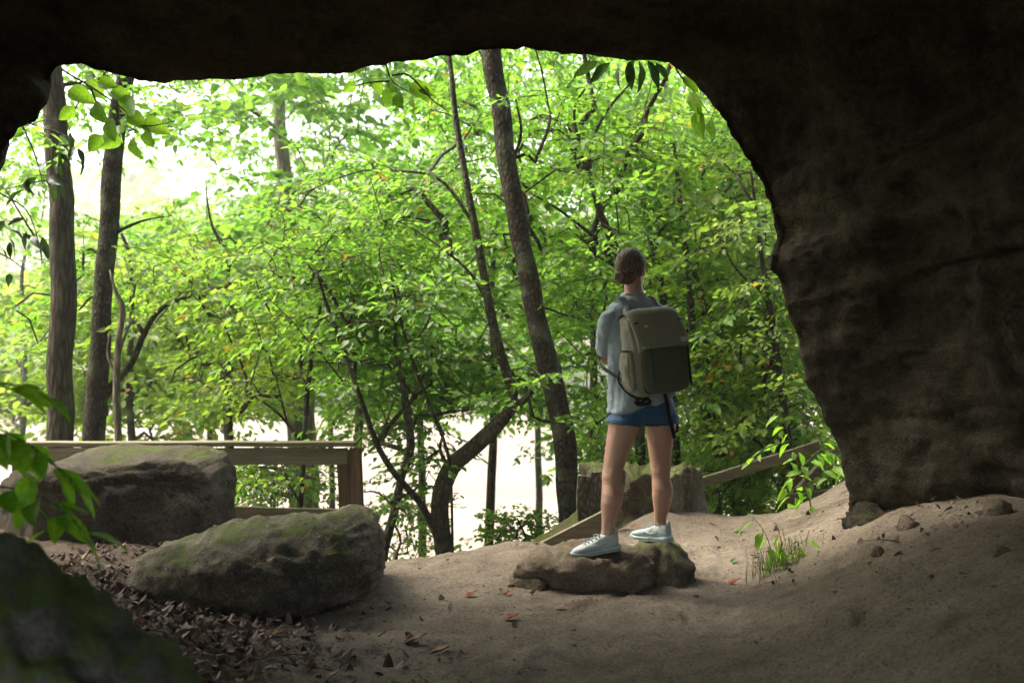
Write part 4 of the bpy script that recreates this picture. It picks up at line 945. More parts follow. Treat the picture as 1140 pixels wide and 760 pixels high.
# lid: a sheet that comes over the top and down the front
lid = []
for x in np.linspace(-.148, .150, 26):
    row = []
    for (o_, u_) in catmull([(.0, .415), (.03, .437), (.08, .446), (.125, .425), (.160, .375), (.190, .320), (.205, .262), (.207, .240)], 4):
        e = abs(x)/.15; row.append(B(x, o_-.018*e**6+.0, u_-.022*e**5)+OW*.004*float(noise3(np.array([[x*18, u_*16, 3.]]))[0]))
    lid.append(row)
lid = np.array(lid); nxl, nyl = lid.shape[:2]
V = np.concatenate([lid.reshape(-1, 3), (lid-OW*.010-UW*.004).reshape(-1, 3)]); nn_ = nxl*nyl
I = np.arange(nn_).reshape(nxl, nyl); fc = [tuple(f) for f in np.stack([I[:-1, :-1], I[:-1, 1:], I[1:, 1:], I[1:, :-1]], -1).reshape(-1, 4)]; fc += [tuple(q_+nn_ for q_ in f[::-1]) for f in fc]
bd = list(I[:, 0])+list(I[-1, 1:])+list(I[::-1, -1][1:])+list(I[0, ::-1][1:-1])
for a, b in zip(bd, bd[1:]+bd[:1]): fc.append((a, b, b+nn_, a+nn_))
mk('flap', V, fc, M['flapc'], pack)
tb = MB(); tb.tube([B(x, .222-.018*(abs(x)/.15)**6, .243) for x in np.linspace(-.142, .144, 14)], .006, 6); tb.build('flap_hem', M['khaki'], pack)
tb = MB(); tb.tube([B(x, .150, .372-.0*x) for x in np.linspace(-.140, .142, 12)], .0045, 6); tb.build('flap_seam', M['blackweb'], pack)
sm = MB()
MBx = MW
MB().box(B(.105, .218, .268), .042, .004, .026, MBx).build('patch', M['patch'], pack, bevel=.002)
MB().box(B(-.098, .196, .352), .020, .006, .012, MBx).build('tag', M['patch'], pack, bevel=.002)
for x in (-.090, .128):
    t_ = MB(); t_.tube([B(x, .205, u) for u in np.linspace(.03, .25, 8)], .0065, 6, up=RW, flat=1.0); t_.build('webbing', M['teal'] if x < 0 else M['blackweb'], pack)
t_ = MB(); t_.tube([B(-.152, .02, .20), B(-.156, .07, .205), B(-.150, .125, .20), B(-.12, .150, .20)], .006, 6); t_.build('compression_strap', M['blackweb'], pack)
t_ = MB(); t_.tube([B(-.166, .03, .235), B(-.186, .07, .238), B(-.170, .12, .232)], .005, 6); t_.build('pocket_hem', M['olive'], pack)
t_ = MB(); t_.tube(catmull([B(.03, .0, .405), B(.028, .0, .44), B(-.028, .0, .44), B(-.03, .0, .405)], 5), .007, 8); t_.build('grab_handle', M['blackweb'], pack)
# zips and piping round the front pocket
t_ = MB(); t_.tube(catmull([B(-.118, .150, .25), B(-.122, .152, .10), B(-.115, .155, .02), B(-.06, .165, .006), B(.09, .165, .006), B(.140, .155, .03), B(.146, .150, .12), B(.145, .150, .25)], 6), .0035, 6); t_.build('zip', M['blackweb'], pack)
def strap(path, w, th, mat, name='shoulder_strap', parent=None, nrm=None):
    p = catmull(path, 7); T_ = np.gradient(p, axis=0); T_ /= np.linalg.norm(T_, axis=1)[:, None]; rg = []
    for i in range(len(p)):
        nv = nrm[i] if nrm is not None else None
        c = np.array([neckb[0], neckb[1], 0]) ; out = p[i]-np.array([chest[0], chest[1], p[i][2] if p[i][2] < 1.45 else 1.40]); out -= T_[i]*out.dot(T_[i]); out /= np.linalg.norm(out)+1e-9; sd = np.cross(T_[i], out)
        rg.append(np.array([p[i]+sd*a*w/2+out*b*th/2 for a, b in ((-1, -1), (-1, 1), (-.33, 1.2), (.33, 1.2), (1, 1), (1, -1))]))
    return MB().rings(rg).build(name, M[mat], parent or pack)
for s_, top, sh0, fr in ((-1, -.075, shL, None), (1, .055, shR, None)):
    c0 = q(707, 340, .01)
    a0 = B(top, -.01, .385)
    over = c0+R25*s_*.103+np.array([0, 0, .008]); over[2] = q(0, 333.5)[2]-(.0 if s_ < 0 else -.004)
    bk = c0+R25*s_*.092-D25*.072+np.array([0, 0, -.012]); fr1 = c0+R25*s_*.110+D25*.085+np.array([0, 0, -.045]); fr2 = c0+R25*s_*.118+D25*.135+np.array([0, 0, -.16]); fr3 = c0+R25*s_*.165+D25*.09+np.array([0, 0, -.29]); und = B(s_*.150, .01, .07)
    path = [a0, bk, over, fr1, fr2, fr3+D25*.02]
    st = strap(path, .058, .012, 'khaki')
    wq = strap([fr3+D25*.02, c0+R25*s_*.188+D25*.04+np.array([0, 0, -.33]), c0+R25*s_*.186-D25*.04+np.array([0, 0, -.36]), und], .018, .005, 'blackweb', 'lower_webbing', st)
    mp = strap([p_+(p_-np.array([chest[0], chest[1], 1.35]))/np.linalg.norm(p_-np.array([chest[0], chest[1], 1.35]))*.0065 for p_ in path[:5]], .030, .010, 'teal', 'strap_webbing', st)
# waist belt hanging loose, dangling tails, loop on the right
t_ = MB(); t_.tube(catmull([B(-.150, .0, .16), B(-.19, .01, .09), B(-.160, .03, .02), B(-.10, .045, -.022), B(-.04, .04, -.025)], 6), .011, 8, flat=.5); t_.build('hip_belt', M['blackweb'], pack)
t_ = MB(); t_.tube(catmull([B(-.12, .05, -.02), B(-.10, .06, -.045), B(-.06, .055, -.028), B(-.04, .06, -.05), B(-.10, .05, -.055), B(-.13, .06, -.035)], 5), .009, 8); t_.build('belt_buckle', M['blackweb'], pack)
t_ = MB(); t_.tube(catmull([B(.060, .035, .01), B(.062, .055, -.05), B(.066, .06, -.13), B(.085, .06, -.255)], 6), .0125, 8, up=OW, flat=.3); t_.build('hanging_strap', M['blackweb'], pack)
t_ = MB(); t_.tube(catmull([B(.165, .04, .225), B(.205, .03, .22), B(.232, .02, .16), B(.236, .02, .10)], 6), .0105, 8); t_.build('side_loop', M['blackweb'], pack)
t_ = MB(); t_.tube([B(.165, .05, .19), B(.20, .05, .17), B(.198, .05, .10), B(.165, .05, .08)], .012, 8); t_.build('tripod_pocket', M['olive'], pack)

# ================================================================ fences
def plank(name, a, b, h, th, mat, parent, upv=(0, 0, 1), wob=.004, seed=0):
    a, b = np.array(a), np.array(b); t = b-a; Ln = np.linalg.norm(t); t /= Ln; up = np.array(upv, float); up -= t*up.dot(t); up /= np.linalg.norm(up); sd = np.cross(t, up)
    n = max(6, int(Ln/.07)); rg = []
    pr = [(-1, -1), (-.4, -1), (.4, -1), (1, -1), (1, -.4), (1, .4), (1, 1), (.4, 1), (-.4, 1), (-1, 1), (-1, .4), (-1, -.4)]
    for i in range(n+1):
        c = a+t*Ln*i/n; rg.append(np.array([c+sd*x*th/2+up*y_*h/2 for x, y_ in pr]))
    v = np.concatenate(rg); rg = v+wob*np.stack([noise3(v*3+seed), noise3(v*3+seed+5), noise3(v*3+seed+9)], 1)*1.6+.0015*noise3(v*40)[:, None]
    o = MB().rings(list(rg.reshape(n+1, 12, 3))).build(name, M[mat], parent, smooth=False, bevel=.004); return o
YF = 7.7
fz = lambda py_: CAMZ-(py_-CY)/F*YF; fx = lambda px_: (px_-CX)/F*YF
fence = empty('wooden_fence', (fx(392), YF, H(fx(392), YF)), 'weathered grey wooden rail fence ending in a doubled post behind the two boulders', 'fence')
plank('cap_rail', (fx(-140), YF+.02, fz(494.5)), (fx(397), YF, fz(493.5)), .034, .15, 'plank', fence, seed=1)
plank('side_rail', (fx(-140), YF-.045, fz(507)), (fx(388), YF-.045, fz(507)), .125, .04, 'plank', fence, seed=2)
plank('lower_rail', (fx(150), YF-.03, fz(567)), (fx(384), YF-.03, fz(573)), .10, .04, 'plank', fence, seed=3)
plank('post', (fx(381), YF+.035, fz(501)), (fx(387), YF+.035, fz(640)), .09, .09, 'plank_z', fence, upv=(1, 0, 0), seed=4)
plank('post', (fx(395), YF+.0, fz(499)), (fx(402), YF, fz(640)), .085, .10, 'plank_z', fence, upv=(1, 0, 0), seed=5)
plank('post', (fx(20), YF+.05, fz(500)), (fx(20), YF+.05, fz(660)), .10, .10, 'plank_z', fence, upv=(1, 0, 0), seed=6)
hr = empty('handrail', (*P(893, 560, 8.0)[:2], H(*P(893, 560, 8.0)[:2])), 'slanted weathered stair rail running up behind the hiker to the broken post at the right', 'handrail')
plank('rail_board', P(545, 642, 6.7), P(692, 568, 6.85), .115, .04, 'plank', hr, seed=7)
plank('rail_board', P(690, 566, 7.75), P(912, 496, 8.0), .085, .04, 'plank', hr, seed=8)
plank('post', P(886, 525, 8.15), P(899, 640, 8.15), .12, .11, 'plank_z', hr, upv=(1, 0, 0), seed=10)
plank('broken_slat', P(868, 556, 8.0), P(936, 548, 8.1), .075, .05, 'plank', hr, seed=11)
plank('brace', P(888, 546, 8.05), P(932, 500, 8.1), .06, .05, 'plank', hr, seed=12)

# old stump
rs = np.random.default_rng(4); n = 72; th = np.linspace(0, 2*math.pi, n, endpoint=False); rg = []
sc_ = P(712, 575, 7.45); zb_ = H(sc_[0], sc_[1])
ztop = P(0, 526, 7.3)[2]
flu = .10*np.sin(th*5+1)+.06*np.sin(th*11+2)+.04*np.sin(th*19)
for t in np.linspace(0, 1, 34):
    zc = zb_-.25+(ztop-zb_+.25)*t; flare = 1+1.3*max(0, .6-t)**1.3*2; r_ = .40*flare
    jag = (.06*noise3(np.stack([np.cos(th)*3, np.sin(th)*3, th*0], 1))+.05*noise3(np.stack([np.cos(th)*9, np.sin(th)*9, th*0], 1)))*(t > .9)
    rg.append(np.stack([sc_[0]+np.cos(th)*r_*(1+flu*(.5+flare*.4))*1.03, sc_[1]+np.sin(th)*r_*.8*(1+flu), zc+jag*1.5], 1))
for k in (.8, .55, .3): r2 = rg[33].copy(); m_ = r2.mean(0); r2 = m_+(r2-m_)*[k, k, 1]-[0, 0, .10*(1-k)*2]; rg.append(r2)
v = np.concatenate(rg); v = v+.035*fbm(v*np.array([5, 5, 2.2]), 5)[:, None]*np.array([1, 1, .8])+.03*fbm(v*np.array([14, 14, 5])+3, 4, True)[:, None]*np.array([1, .6, 1.2])
M['stump'] = m_rock('mossy_old_wood', (.06, .052, .036), (.21, .185, .135), moss=(.07, .09, .02), mamt=.75, mz=.55, sc=1.6, strata=0)
stump = empty('stump', (sc_[0], sc_[1], zb_), 'old weathered mossy tree stump behind the hiker\'s legs', 'stump')
MB().rings(list(v.reshape(-1, n, 3))).build('stump_wood', M['stump'], stump)
for k, (a, b_, w_) in enumerate([(651, 530, .085), (663, 524, .08)]):
    plank('bark_slab', P(a, b_, 7.0), P(a-3, 606, 6.98), w_, .05, 'bark_grey', stump, upv=(1, 0, 0), wob=.02, seed=20+k)

# ================================================================ broad leaves near the mouth, undergrowth
def broad(L, Wd, kind='ovate', curl=.25, fold=.2, nx_=9, rs=None):
    t = np.linspace(0, 1, nx_)
    w = {'ovate': np.sin(np.pi*np.clip(t, 0, 1)**.72)**.75*(1-t*.15), 'lance': np.sin(np.pi*t**.85)**.9, 'heart': np.sin(np.pi*(t*.9+.1)**.62)**.65}[kind]; w[0] = .02; w[-1] = .01
    V = []; Fc = []
    for i in range(nx_):
        for j, s_ in enumerate((-1, -.5, 0, .5, 1)):
            V.append([t[i]*L, s_*w[i]*Wd/2, abs(s_)*w[i]*Wd*fold-curl*L*t[i]**2+.02*L*math.sin(t[i]*12+s_*3)*abs(s_)])
    for i in range(nx_-1):
        for j in range(4): a = i*5+j; Fc.append((a, a+1, a+6, a+5))
    return np.array(V), Fc
def leafy(name, label, cat, stems, leaves, mat, stemmat='bark_grey', kind='ovate', asp=.55, group=None, org=None, curl=.25, sr=.004):
    """stems: list of 3D polylines; leaves: (pos, azimuth, pitch, roll, length)"""
    root = empty(name, org if org is not None else stems[0][0], label, cat, group); sm_ = MB()
    for s_ in stems: sp = catmull(s_, 5); sm_.tube(sp, np.linspace(sr, sr*.4, len(sp)), 6)
    lf_ = MB()
    for p, az, pit, rol, Ln in leaves:
        V, Fc = broad(Ln, Ln*asp, kind, curl=curl*random.uniform(.5, 1.3), fold=random.uniform(.1, .3)); R = rotz(az)@roty(pit)@rotx(rol); base = np.array(p); st_ = R@np.array([Ln*.16, 0, -.01])
        sm_.tube([base, base+st_*.5, base+st_], [.0016, .0013, .001], 4, cap=False); lf_.add(V@R.T+base+st_, Fc)
    if len(stems) == 1 or True: sm_.build('stem', M[stemmat], root)
    lf_.build('leaves', M[mat], root); return root
def along(stem, n, Ln, pit=(.2, .6), rs=random, alt=True, t0=.15, spread=1.1, roll=.4):
    s_ = catmull(stem, 8); out = []
    for k in range(n):
        t = t0+(1-t0)*(k+.5)/n if k < n-1 else 1; i = min(len(s_)-2, int(t*(len(s_)-1))); d = s_[i+1]-s_[i]; az = math.atan2(d[1], d[0])
        sg = (1 if k % 2 else -1) if k < n-1 else 0
        out.append((s_[i], az+sg*spread*rs.uniform(.7, 1.2), rs.uniform(*pit), rs.gauss(0, roll), Ln*rs.uniform(.75, 1.15)))
    return out
random.seed(21)
# seedling in the lower left, near the viewer
YS = 2.75
st1 = [P(-70, 560, YS+.1), P(-30, 540, YS), P(20, 545, YS), P(60, 560, YS-.05), P(92, 590, YS-.05)]
st2 = [P(-80, 480, YS+.1), P(-40, 470, YS), P(0, 478, YS), P(40, 500, YS), P(82, 535, YS)]
st3 = [P(-90, 420, YS+.2), P(-50, 415, YS+.1), P(-5, 425, YS+.05), P(45, 432, YS)]
st0 = [P(-150, 760, YS+.15), P(-120, 600, YS+.15), P(-80, 490, YS+.12), P(-90, 410, YS+.2)]
lv = along(st1, 8, .135, (.2, .7))+along(st2, 9, .15, (.2, .7))+along(st3, 5, .15, (.1, .5))
lv += along(st2, 7, .14, (.4, 1.0), t0=.3)+along(st1, 6, .13, (.4, .9), t0=.3)
lv += [(P(70, 575, YS), -.3, .5, .3, .12), (P(55, 583, YS), -2.6, .5, .2, .11), (P(5, 590, YS+.05), -1.5, .4, .2, .11), (P(30, 520, YS), -1.2, .9, .3, .14), (P(60, 512, YS), -.2, .9, -.2, .15), (P(-5, 500, YS), .2, .4, .4, .13), (P(10, 425, YS), -.1, .3, .5, .14)]
lv = [(a_, b_, c_, d_, e_*.82) for a_, b_, c_, d_, e_ in lv]
leafy('sapling', 'out-of-focus seedling with broad bright leaves entering from the lower left edge', 'sapling', [st0, st1, st2, st3], lv, 'bigleaf', org=P(-150, 760, YS+.15))
# big leaves hanging over the lip
YH = 6.6
def hang(name, label, tops, leaves, mat, kind, asp, roots):
    leafy(name, label, 'branch', roots, leaves, mat, kind=kind, asp=asp, sr=.008)
A = lambda px_, py_, az, pit, rol, Ln, y_=YH: (P(px_, py_, y_), az, pit, rol, Ln)
hang('hanging_branch', 'branch with broad bright rounded leaves hanging at the upper left of the cave mouth', 0,
     [A(70, 98, 0.2, .35, 1.3, .19), A(92, 88, .3, .6, 1.2, .15), A(102, 112, -.6, .9, 1.4, .17), A(118, 100, 0, .3, 1.2, .16), A(128, 108, -.2, .6, -1.3, .2), A(140, 122, -.3, .7, 1.3, .16), A(152, 134, 0.1, .25, 1.2, .19), A(136, 146, 2.8, .5, 1.3, .18), A(148, 148, -1.0, 1.2, 1.4, .17),
      A(120, 128, -.8, 1.2, 1.2, .17), A(86, 118, 3.4, .7, 1.2, .13), A(160, 142, -.6, 1.1, 1.3, .13), A(104, 90, -.1, .2, 1.3, .14), A(116, 148, -2.7, .9, 1.3, .15)], 'hangleaf', 'ovate', .72,
     [[P(20, 20, YH+.1), P(60, 70, YH+.05), P(100, 96, YH), P(135, 120, YH), P(158, 140, YH), P(195, 135, YH)], [P(100, 96, YH), P(110, 120, YH), P(122, 146, YH)]])
hang('hanging_branch', 'small branch with six pale round leaves hanging from the roof left of the tallest trunk', 0,
     [A(412, 84, .2, .9, 1.3, .13), A(432, 84, -1.2, 1.1, 1.4, .12), A(440, 98, 3.6, .9, 1.2, .15), A(452, 92, -.1, .5, 1.3, .17), A(462, 96, .2, .3, 1.3, .13), A(440, 100, -1.0, 1.1, 1.2, .13), A(456, 104, -1.3, 1.2, 1.3, .10), A(398, 92, 3.0, .5, 1.1, .1)], 'hangleaf', 'ovate', .75,
     [[P(425, 40, YH), P(430, 72, YH), P(438, 92, YH), P(460, 104, YH)], [P(436, 84, YH), P(455, 84, YH), P(480, 110, YH), P(500, 125, YH)], [P(436, 90, YH), P(410, 92, YH), P(395, 96, YH)]])
hang('hanging_branch', 'whorl of long dark leaves hanging from the roof above the hiker', 0,
     [A(700, 63, -1.4, 1.35, .4, .19), A(712, 62, -1.2, 1.35, -.5, .22), A(720, 62, -.6, 1.1, .6, .21), A(690, 64, -2.2, 1.1, .8, .2), A(682, 66, 3.3, .75, 1.0, .21), A(728, 66, -.2, .9, 1.0, .15), A(670, 66, 3.1, .45, 1.0, .2), A(706, 62, 2.6, 1.2, .8, .16)], 'darkleaf', 'lance', .36,
     [[P(705, 20, YH), P(703, 45, YH), P(704, 62, YH)], [P(704, 55, YH), P(690, 60, YH), P(672, 64, YH)], [P(704, 55, YH), P(722, 62, YH)]])
hang('hanging_branch', 'spray of broad leaves hanging down at the upper right corner of the cave mouth', 0,
     [A(752, 95, -2.4, .9, 1.2, .18), A(766, 98, -1.0, 1.1, 1.3, .19), A(775, 118, -1.3, 1.3, .8, .2), A(758, 82, -.4, .8, 1.2, .15), A(780, 112, -2.6, 1.2, 1.2, .16), A(788, 130, -1.2, 1.2, 1.1, .14)], 'hangleaf', 'ovate', .5,
     [[P(745, 30, YH), P(752, 75, YH), P(768, 96, YH), P(788, 125, YH)]])
rs_ = random.Random(8); dl_ = []
for (a, b) in ((5, 330-90), (20, 250), (38, 262), (10, 272), (0, 290), (30, 205), (50, 200), (60, 170), (68, 150), (62, 190), (80, 170)): 
    for k in range(3): dl_.append(A(a+rs_.gauss(0, 7), b+rs_.gauss(0, 7), rs_.uniform(0, 6.2), rs_.uniform(.3, 1.3), rs_.gauss(0, .7), rs_.uniform(.12, .18), 7.4))
leafy('hanging_branch', 'evergreen branch with narrow dark glossy leaves at the left edge of the cave mouth', 'branch', [[P(-60, 60, 7.4), P(20, 130, 7.4), P(70, 150, 7.4), P(84, 172, 7.4)], [P(-60, 180, 7.4), P(0, 215, 7.4), P(30, 235, 7.4), P(45, 275, 7.4)], [P(-60, 260, 7.4), P(0, 282, 7.4), P(28, 300, 7.4)], [P(20, 130, 7.4), P(38, 170, 7.4), P(48, 205, 7.4)]], dl_, 'darkleaf', kind='lance', asp=.34, sr=.009)
# vine leaves by the right wall
rs_ = random.Random(9); vl = []
vstem = [P(905, 600, 6.9), P(902, 560, 6.9), P(893, 520, 6.85), P(880, 490, 6.8), P(868, 455, 6.8)]
v2 = [P(893, 520, 6.85), P(915, 500, 6.8), P(935, 505, 6.75)]; v3 = [P(880, 490, 6.8), P(850, 500, 6.75), P(835, 515, 6.7)]
vl = along(vstem, 12, .11, (.1, .9), rs_)+along(v2, 9, .11, (.1, .9), rs_)+along(v3, 6, .10, (.1, .7), rs_)
for k in range(22): vl.append(A(rs_.uniform(875, 940), rs_.uniform(490, 575), rs_.uniform(0, 6.2), rs_.uniform(.1, 1), rs_.gauss(0, .6), rs_.uniform(.09, .14), rs_.uniform(6.8, 7.2)))
leafy('undergrowth_plant', 'leafy green plant reaching over the upper end of the slanted rail by the rock wall', 'plant', [vstem, v2, v3], vl, 'bigleaf', asp=.42, kind='lance', sr=.006)
rs_ = random.Random(19); w1 = [P(862, 632, 5.55), P(858, 610, 5.5), P(850, 590, 5.5), P(838, 575, 5.5)]; w2 = [P(864, 632, 5.55), P(870, 606, 5.55), P(866, 588, 5.55)]; w3 = [P(868, 632, 5.6), P(884, 610, 5.6), P(898, 600, 5.6)]
leafy('seedling', 'small drooping seedling with toothed leaves growing from the grass tuft on the dirt', 'plant', [w1, w2, w3], along(w1, 5, .12, (.5, 1.2), rs_)+along(w2, 4, .11, (.6, 1.3), rs_)+along(w3, 5, .09, (.3, 1.), rs_), 'bigleaf', asp=.5, sr=.003)
# grass tuft: blades
gb = MB(); rs = np.random.default_rng(6); gV = []; 
for k in range(210):
    c = P(868+rs.normal(0, 17), 628, 5.6+rs.normal(0, .14)); c[2] = H(c[0], c[1], True)-.01; a = rs.uniform(0, 6.28); Lg = rs.uniform(.05, .17); e = np.array([math.cos(a), math.sin(a), 0])*Lg*rs.uniform(.4, 1.3)
    sd = np.array([-math.sin(a), math.cos(a), 0])*.0022; m_ = c+e*.45+[0, 0, Lg*.7]; t_ = c+e+[0, 0, Lg*rs.uniform(.5, .95)]
    gV.append([c-sd, c+sd, m_+sd*.8, m_-sd*.8]); gV.append([m_-sd*.8, m_+sd*.8, t_+sd*.1, t_-sd*.1])
gV = np.array(gV).reshape(-1, 3); tag(mk('grass', gV, np.arange(len(gV)).reshape(-1, 4), M['grass'], smooth=False), 'tuft of thin pale grass on the dirt at the foot of the right slope', 'grass', kind='stuff')

# ================================================================ leaf litter, pebbles
def scat(n, fn, seed):
    rs = np.random.default_rng(seed); out = []
    while len(out) < n:
        a, b, ok = fn(rs)
        if ok: out.append((a, b))
    o = np.array(out); return o, hgt(o[:, 0], o[:, 1]), rs
def lit_fn(rs):
    u = rs.random()
    if u < .62:   # gully between the boulders
        t = rs.random(); c = np.array([-2.0, 5.0])*(1-t)+np.array([-1.05, 3.9])*t; a, b = c+rs.normal(0, [.26, .24]); return a, b, True
    if u < .8: a, b = rs.uniform(-1.3, .1), rs.uniform(3.4, 5.2); return a, b, rs.random() < math.exp(-(a+1.3)*1.6)
    if u < .93: return rs.uniform(-2.4, -1.2), rs.uniform(5.0, 6.2), True
    return rs.uniform(1.3, 2.8), rs.uniform(4.5, 6.8), rs.random() < .5
o2, zz, rs = scat(1900, lit_fn, 31); LVs = []
V6, _ = leaf_tpl(1, .6, .5, .5)
for (a, b), z_ in zip(o2, zz):
    s_ = rs.uniform(.015, .05); pile = .05*math.exp(-((a+1.35)**2+(b-4.35)**2)/.10)
    R = rotz(rs.uniform(0, 6.28))@roty(rs.normal(0, .22))@rotx(rs.normal(0, .35)+(math.pi if rs.random() < .5 else 0)); v_ = V6*[1, rs.uniform(.9, 1.7), rs.uniform(.6, 1.8)]; LVs.append((v_*s_)@R.T+[a, b, z_+.008+rs.uniform(0, .02+pile)])
LV = np.concatenate(LVs); n = len(LV)//6; b6 = np.arange(n)[:, None]*6
tag(mk('leaf_litter', LV, np.stack([b6+[0, 1, 2, 3], b6+[0, 3, 4, 5]], 1).reshape(-1, 4), M['litter'], smooth=False), 'brown dead leaves gathered in the gully between the boulders', 'leaf litter', kind='stuff')
ico = bmesh.new(); bmesh.ops.create_icosphere(ico, subdivisions=1, radius=1); iv = np.array([v.co[:] for v in ico.verts]); ic = np.array([[v.index for v in f.verts] for f in ico.faces]); ico.free()
def peb(rs):
    u = rs.random()
    if u < .40: return rs.uniform(-1.8, 2.6), rs.uniform(3.0, 7.0), True
    if u < .8: a, b = rs.uniform(1.2, 2.8), rs.uniform(3.6, 6.6); return a, b, rs.random() < (a-1.1)/1.4
    return rs.uniform(-1.9, -.2), rs.uniform(3.4, 5.2), True
o2, zz, rs = scat(4200, peb, 32); PV = []
for (a, b), z_ in zip(o2, zz):
    s_ = .002+.006*rs.random()**4+(.010 if rs.random() < .01 else 0); R = rotz(rs.uniform(0, 6.28)); PV.append(((iv*(1+rs.normal(0, .18, (len(iv), 1))))*s_*[1.3, .9, .6])@R.T+[a, b, z_+s_*.2])
npb = len(PV); PV = np.concatenate(PV); PF = (ic[None]+np.arange(npb)[:, None, None]*len(iv)).reshape(-1, 3)
tag(mk('pebbles', PV, PF, M['pebble'], smooth=True), 'loose crumbs and small stones scattered over the trodden dirt', 'pebbles', kind='stuff')
tw = MB(); rs = np.random.default_rng(33)
for k in range(46):
    a, b, _ = lit_fn(rs); z_ = H(a, b, True); an = rs.uniform(0, 3.1); Lt = rs.uniform(.05, .22); e = np.array([math.cos(an), math.sin(an), 0])*Lt
    c = np.array([a, b, z_+.012]); tw.tube([c, c+e*.5+[0, 0, .01], c+e], [.004, .003, .002], 5)
tag(tw.build('twigs', M['bark_dead'], None), 'thin dry twigs lying among the dead leaves', 'twigs', kind='stuff')
# the fallen leaves one can point to on the path
def fallen(label, px_, py_, mat, Ln, az, name='fallen_leaf', lift=.006, asp=.6, pit=-.15, on=None):
    yy = None
    for y_ in np.arange(3.2, 8, .01):
        p = P(px_, py_, y_)
        if p[2] <= H(p[0], p[1], True): break
    z_ = H(p[0], p[1], True)+lift
    if on:
        v, fc, o = ROCKS[on]; bv = BVHTree.FromPolygons([tuple(a) for a in v], fc)
        d = Vector(tuple(P(px_, py_, 1)-np.array([0, 0, CAMZ]))).normalized(); h = bv.ray_cast(Vector((0, 0, CAMZ)), d)
        if h[0] is not None: p = np.array(h[0]); z_ = p[2]+.006
    V, Fc = broad(Ln, Ln*asp, 'ovate', curl=-.25, fold=.25, nx_=8); V[:, 0] -= Ln/2; R = rotz(az)@roty(pit)
    tag(mk(name, V@R.T+[p[0], p[1], z_], Fc, M[mat], origin=(p[0], p[1], z_)), label, 'leaf')
fallen('bright rust-red leaf on the dirt below the small dark half-buried stone', 525, 664, 'rust_leaf', .075, .4)
fallen('small rust speck of a leaf just right of the bright rust-red leaf', 566, 662, 'rust_leaf', .04, 1.4)
fallen('curled rust leaf lying in the middle of the open dirt', 570, 690, 'rust_leaf', .08, .1)
fallen('short brown leaf on the dirt below the flat layered stone', 624, 678, 'tan_leaf', .06, .3)
fallen('pale brown leaf lowest on the open dirt near the wedge boulder', 462, 716, 'tan_leaf', .12, .15)
fallen('tan leaf left of centre on the dirt with a curled edge', 490, 728, 'tan_leaf', .10, -.2)
fallen('ochre leaf tucked against the flat layered stone under the front shoe', 694, 646, 'yellow_leaf', .07, -.4)
fallen('rust leaf on the dirt right of the rear stone', 818, 650, 'rust_leaf', .085, .1)
fallen('orange leaf on the pale slope between the hiker\'s shoe and the stump', 706, 590, 'rust_leaf', .05, .3, lift=.02)
fallen('orange leaf high on the pale slope right of the stump', 792, 583, 'rust_leaf', .06, .1)
fallen('green fallen leaf on the pale slope below the slanted rail', 822, 592, 'green_fallen', .07, .2)
fallen('dark green fallen leaf on the pale slope near the grass tuft', 817, 626, 'green_fallen', .06, 1.0)
fallen('pale green leaf lying on the moss of the wedge boulder', 320, 628, 'pale_leaf', .085, -.3, on='wide wedge-shaped boulder with moss band and pale lichen dots, its right end undercut')
fallen('grey-white curled leaf on the wedge boulder beside the pale green leaf', 302, 624, 'tan_leaf', .06, 1.2, on='wide wedge-shaped boulder with moss band and pale lichen dots, its right end undercut')
fallen('ochre-brown leaf below the wedge boulder at the edge of the litter', 311, 708, 'yellow_leaf', .085, .2)
fallen('brown leaf beside the footing stone of the wedge boulder', 345, 712, 'tan_leaf', .08, -.5)
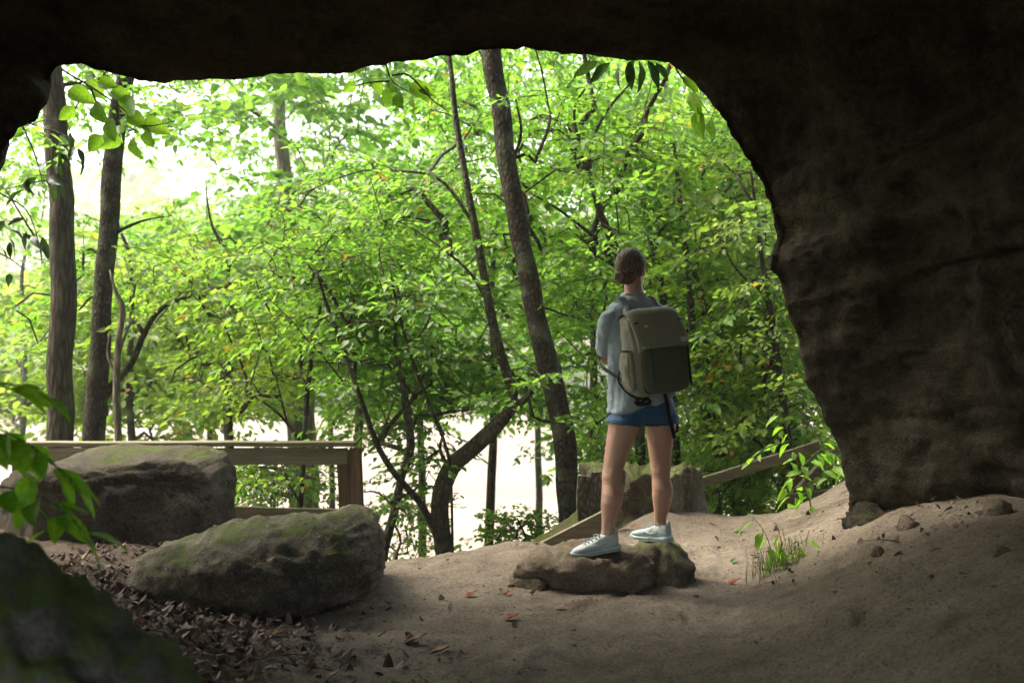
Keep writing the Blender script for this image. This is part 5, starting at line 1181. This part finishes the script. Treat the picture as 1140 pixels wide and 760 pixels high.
# ================================================================ light, camera
w = bpy.data.worlds.new('World'); S.world = w; w.use_nodes = True; nt = w.node_tree
bg = nt.nodes['Background']; sky = nt.nodes.new('ShaderNodeTexSky'); sky.sky_type = 'NISHITA'; sky.sun_disc = False
SUN_EL, SUN_ROT = math.radians(55), math.radians(-82)      # beyond the trees, a little to the left
sky.sun_elevation = SUN_EL; sky.sun_rotation = SUN_ROT; sky.dust_density = 3.0; sky.air_density = 1.0; sky.ozone_density = .6
wb = nt.nodes.new('ShaderNodeMix'); wb.data_type = 'RGBA'; wb.blend_type = 'MULTIPLY'; wb.inputs[0].default_value = 1; wb.inputs[7].default_value = (1.08, .97, .80, 1)   # warm white balance of a summer haze
nt.links.new(sky.outputs[0], wb.inputs[6]); nt.links.new(wb.outputs[2], bg.inputs[0]); bg.inputs[1].default_value = .15
hz = N('air'); pv = hz.n('VolumePrincipled', Density=.0024, Anisotropy=.2); pv.inputs['Color'].default_value = (.93, .97, .93, 1); hz.t.links.new(pv.outputs[0], hz.out.inputs[1])
hb_ = MB().box((0, 320, 42), 846, 770, 102).build('haze', hz.m, None, smooth=False); tag(hb_, 'pale summer haze over the river', 'haze', kind='stuff')
ld = bpy.data.lights.new('sun', 'SUN'); ld.energy = 2.8; ld.angle = math.radians(45); ld.color = (1, .95, .86)
lo = bpy.data.objects.new('sun', ld); COL.objects.link(lo)
sd = Vector((math.sin(SUN_ROT)*math.cos(SUN_EL), math.cos(SUN_ROT)*math.cos(SUN_EL), math.sin(SUN_EL)))
lo.rotation_euler = sd.to_track_quat('Z', 'Y').to_euler(); lo.location = sd*50
cd = bpy.data.cameras.new('camera'); cam = bpy.data.objects.new('camera', cd); COL.objects.link(cam); S.camera = cam
cam.location = (0, 0, CAMZ); cam.rotation_euler = (math.pi/2, 0, 0); cd.lens = 35*F/1108*(1140/1140); cd.sensor_width = 36
cd.lens = F*36/1140; cd.clip_end = 3000; cd.clip_start = .05
cd.dof.use_dof = True; cd.dof.focus_distance = 5.6; cd.dof.aperture_fstop = 2.3
S.view_settings.view_transform = 'Standard'; S.view_settings.look = 'None'; S.view_settings.exposure = 2.85; S.view_settings.gamma = 1
S.cycles.max_bounces = 12; S.cycles.transmission_bounces = 10; S.cycles.diffuse_bounces = 9; S.cycles.sample_clamp_indirect = 8
S.cycles.use_denoising = True
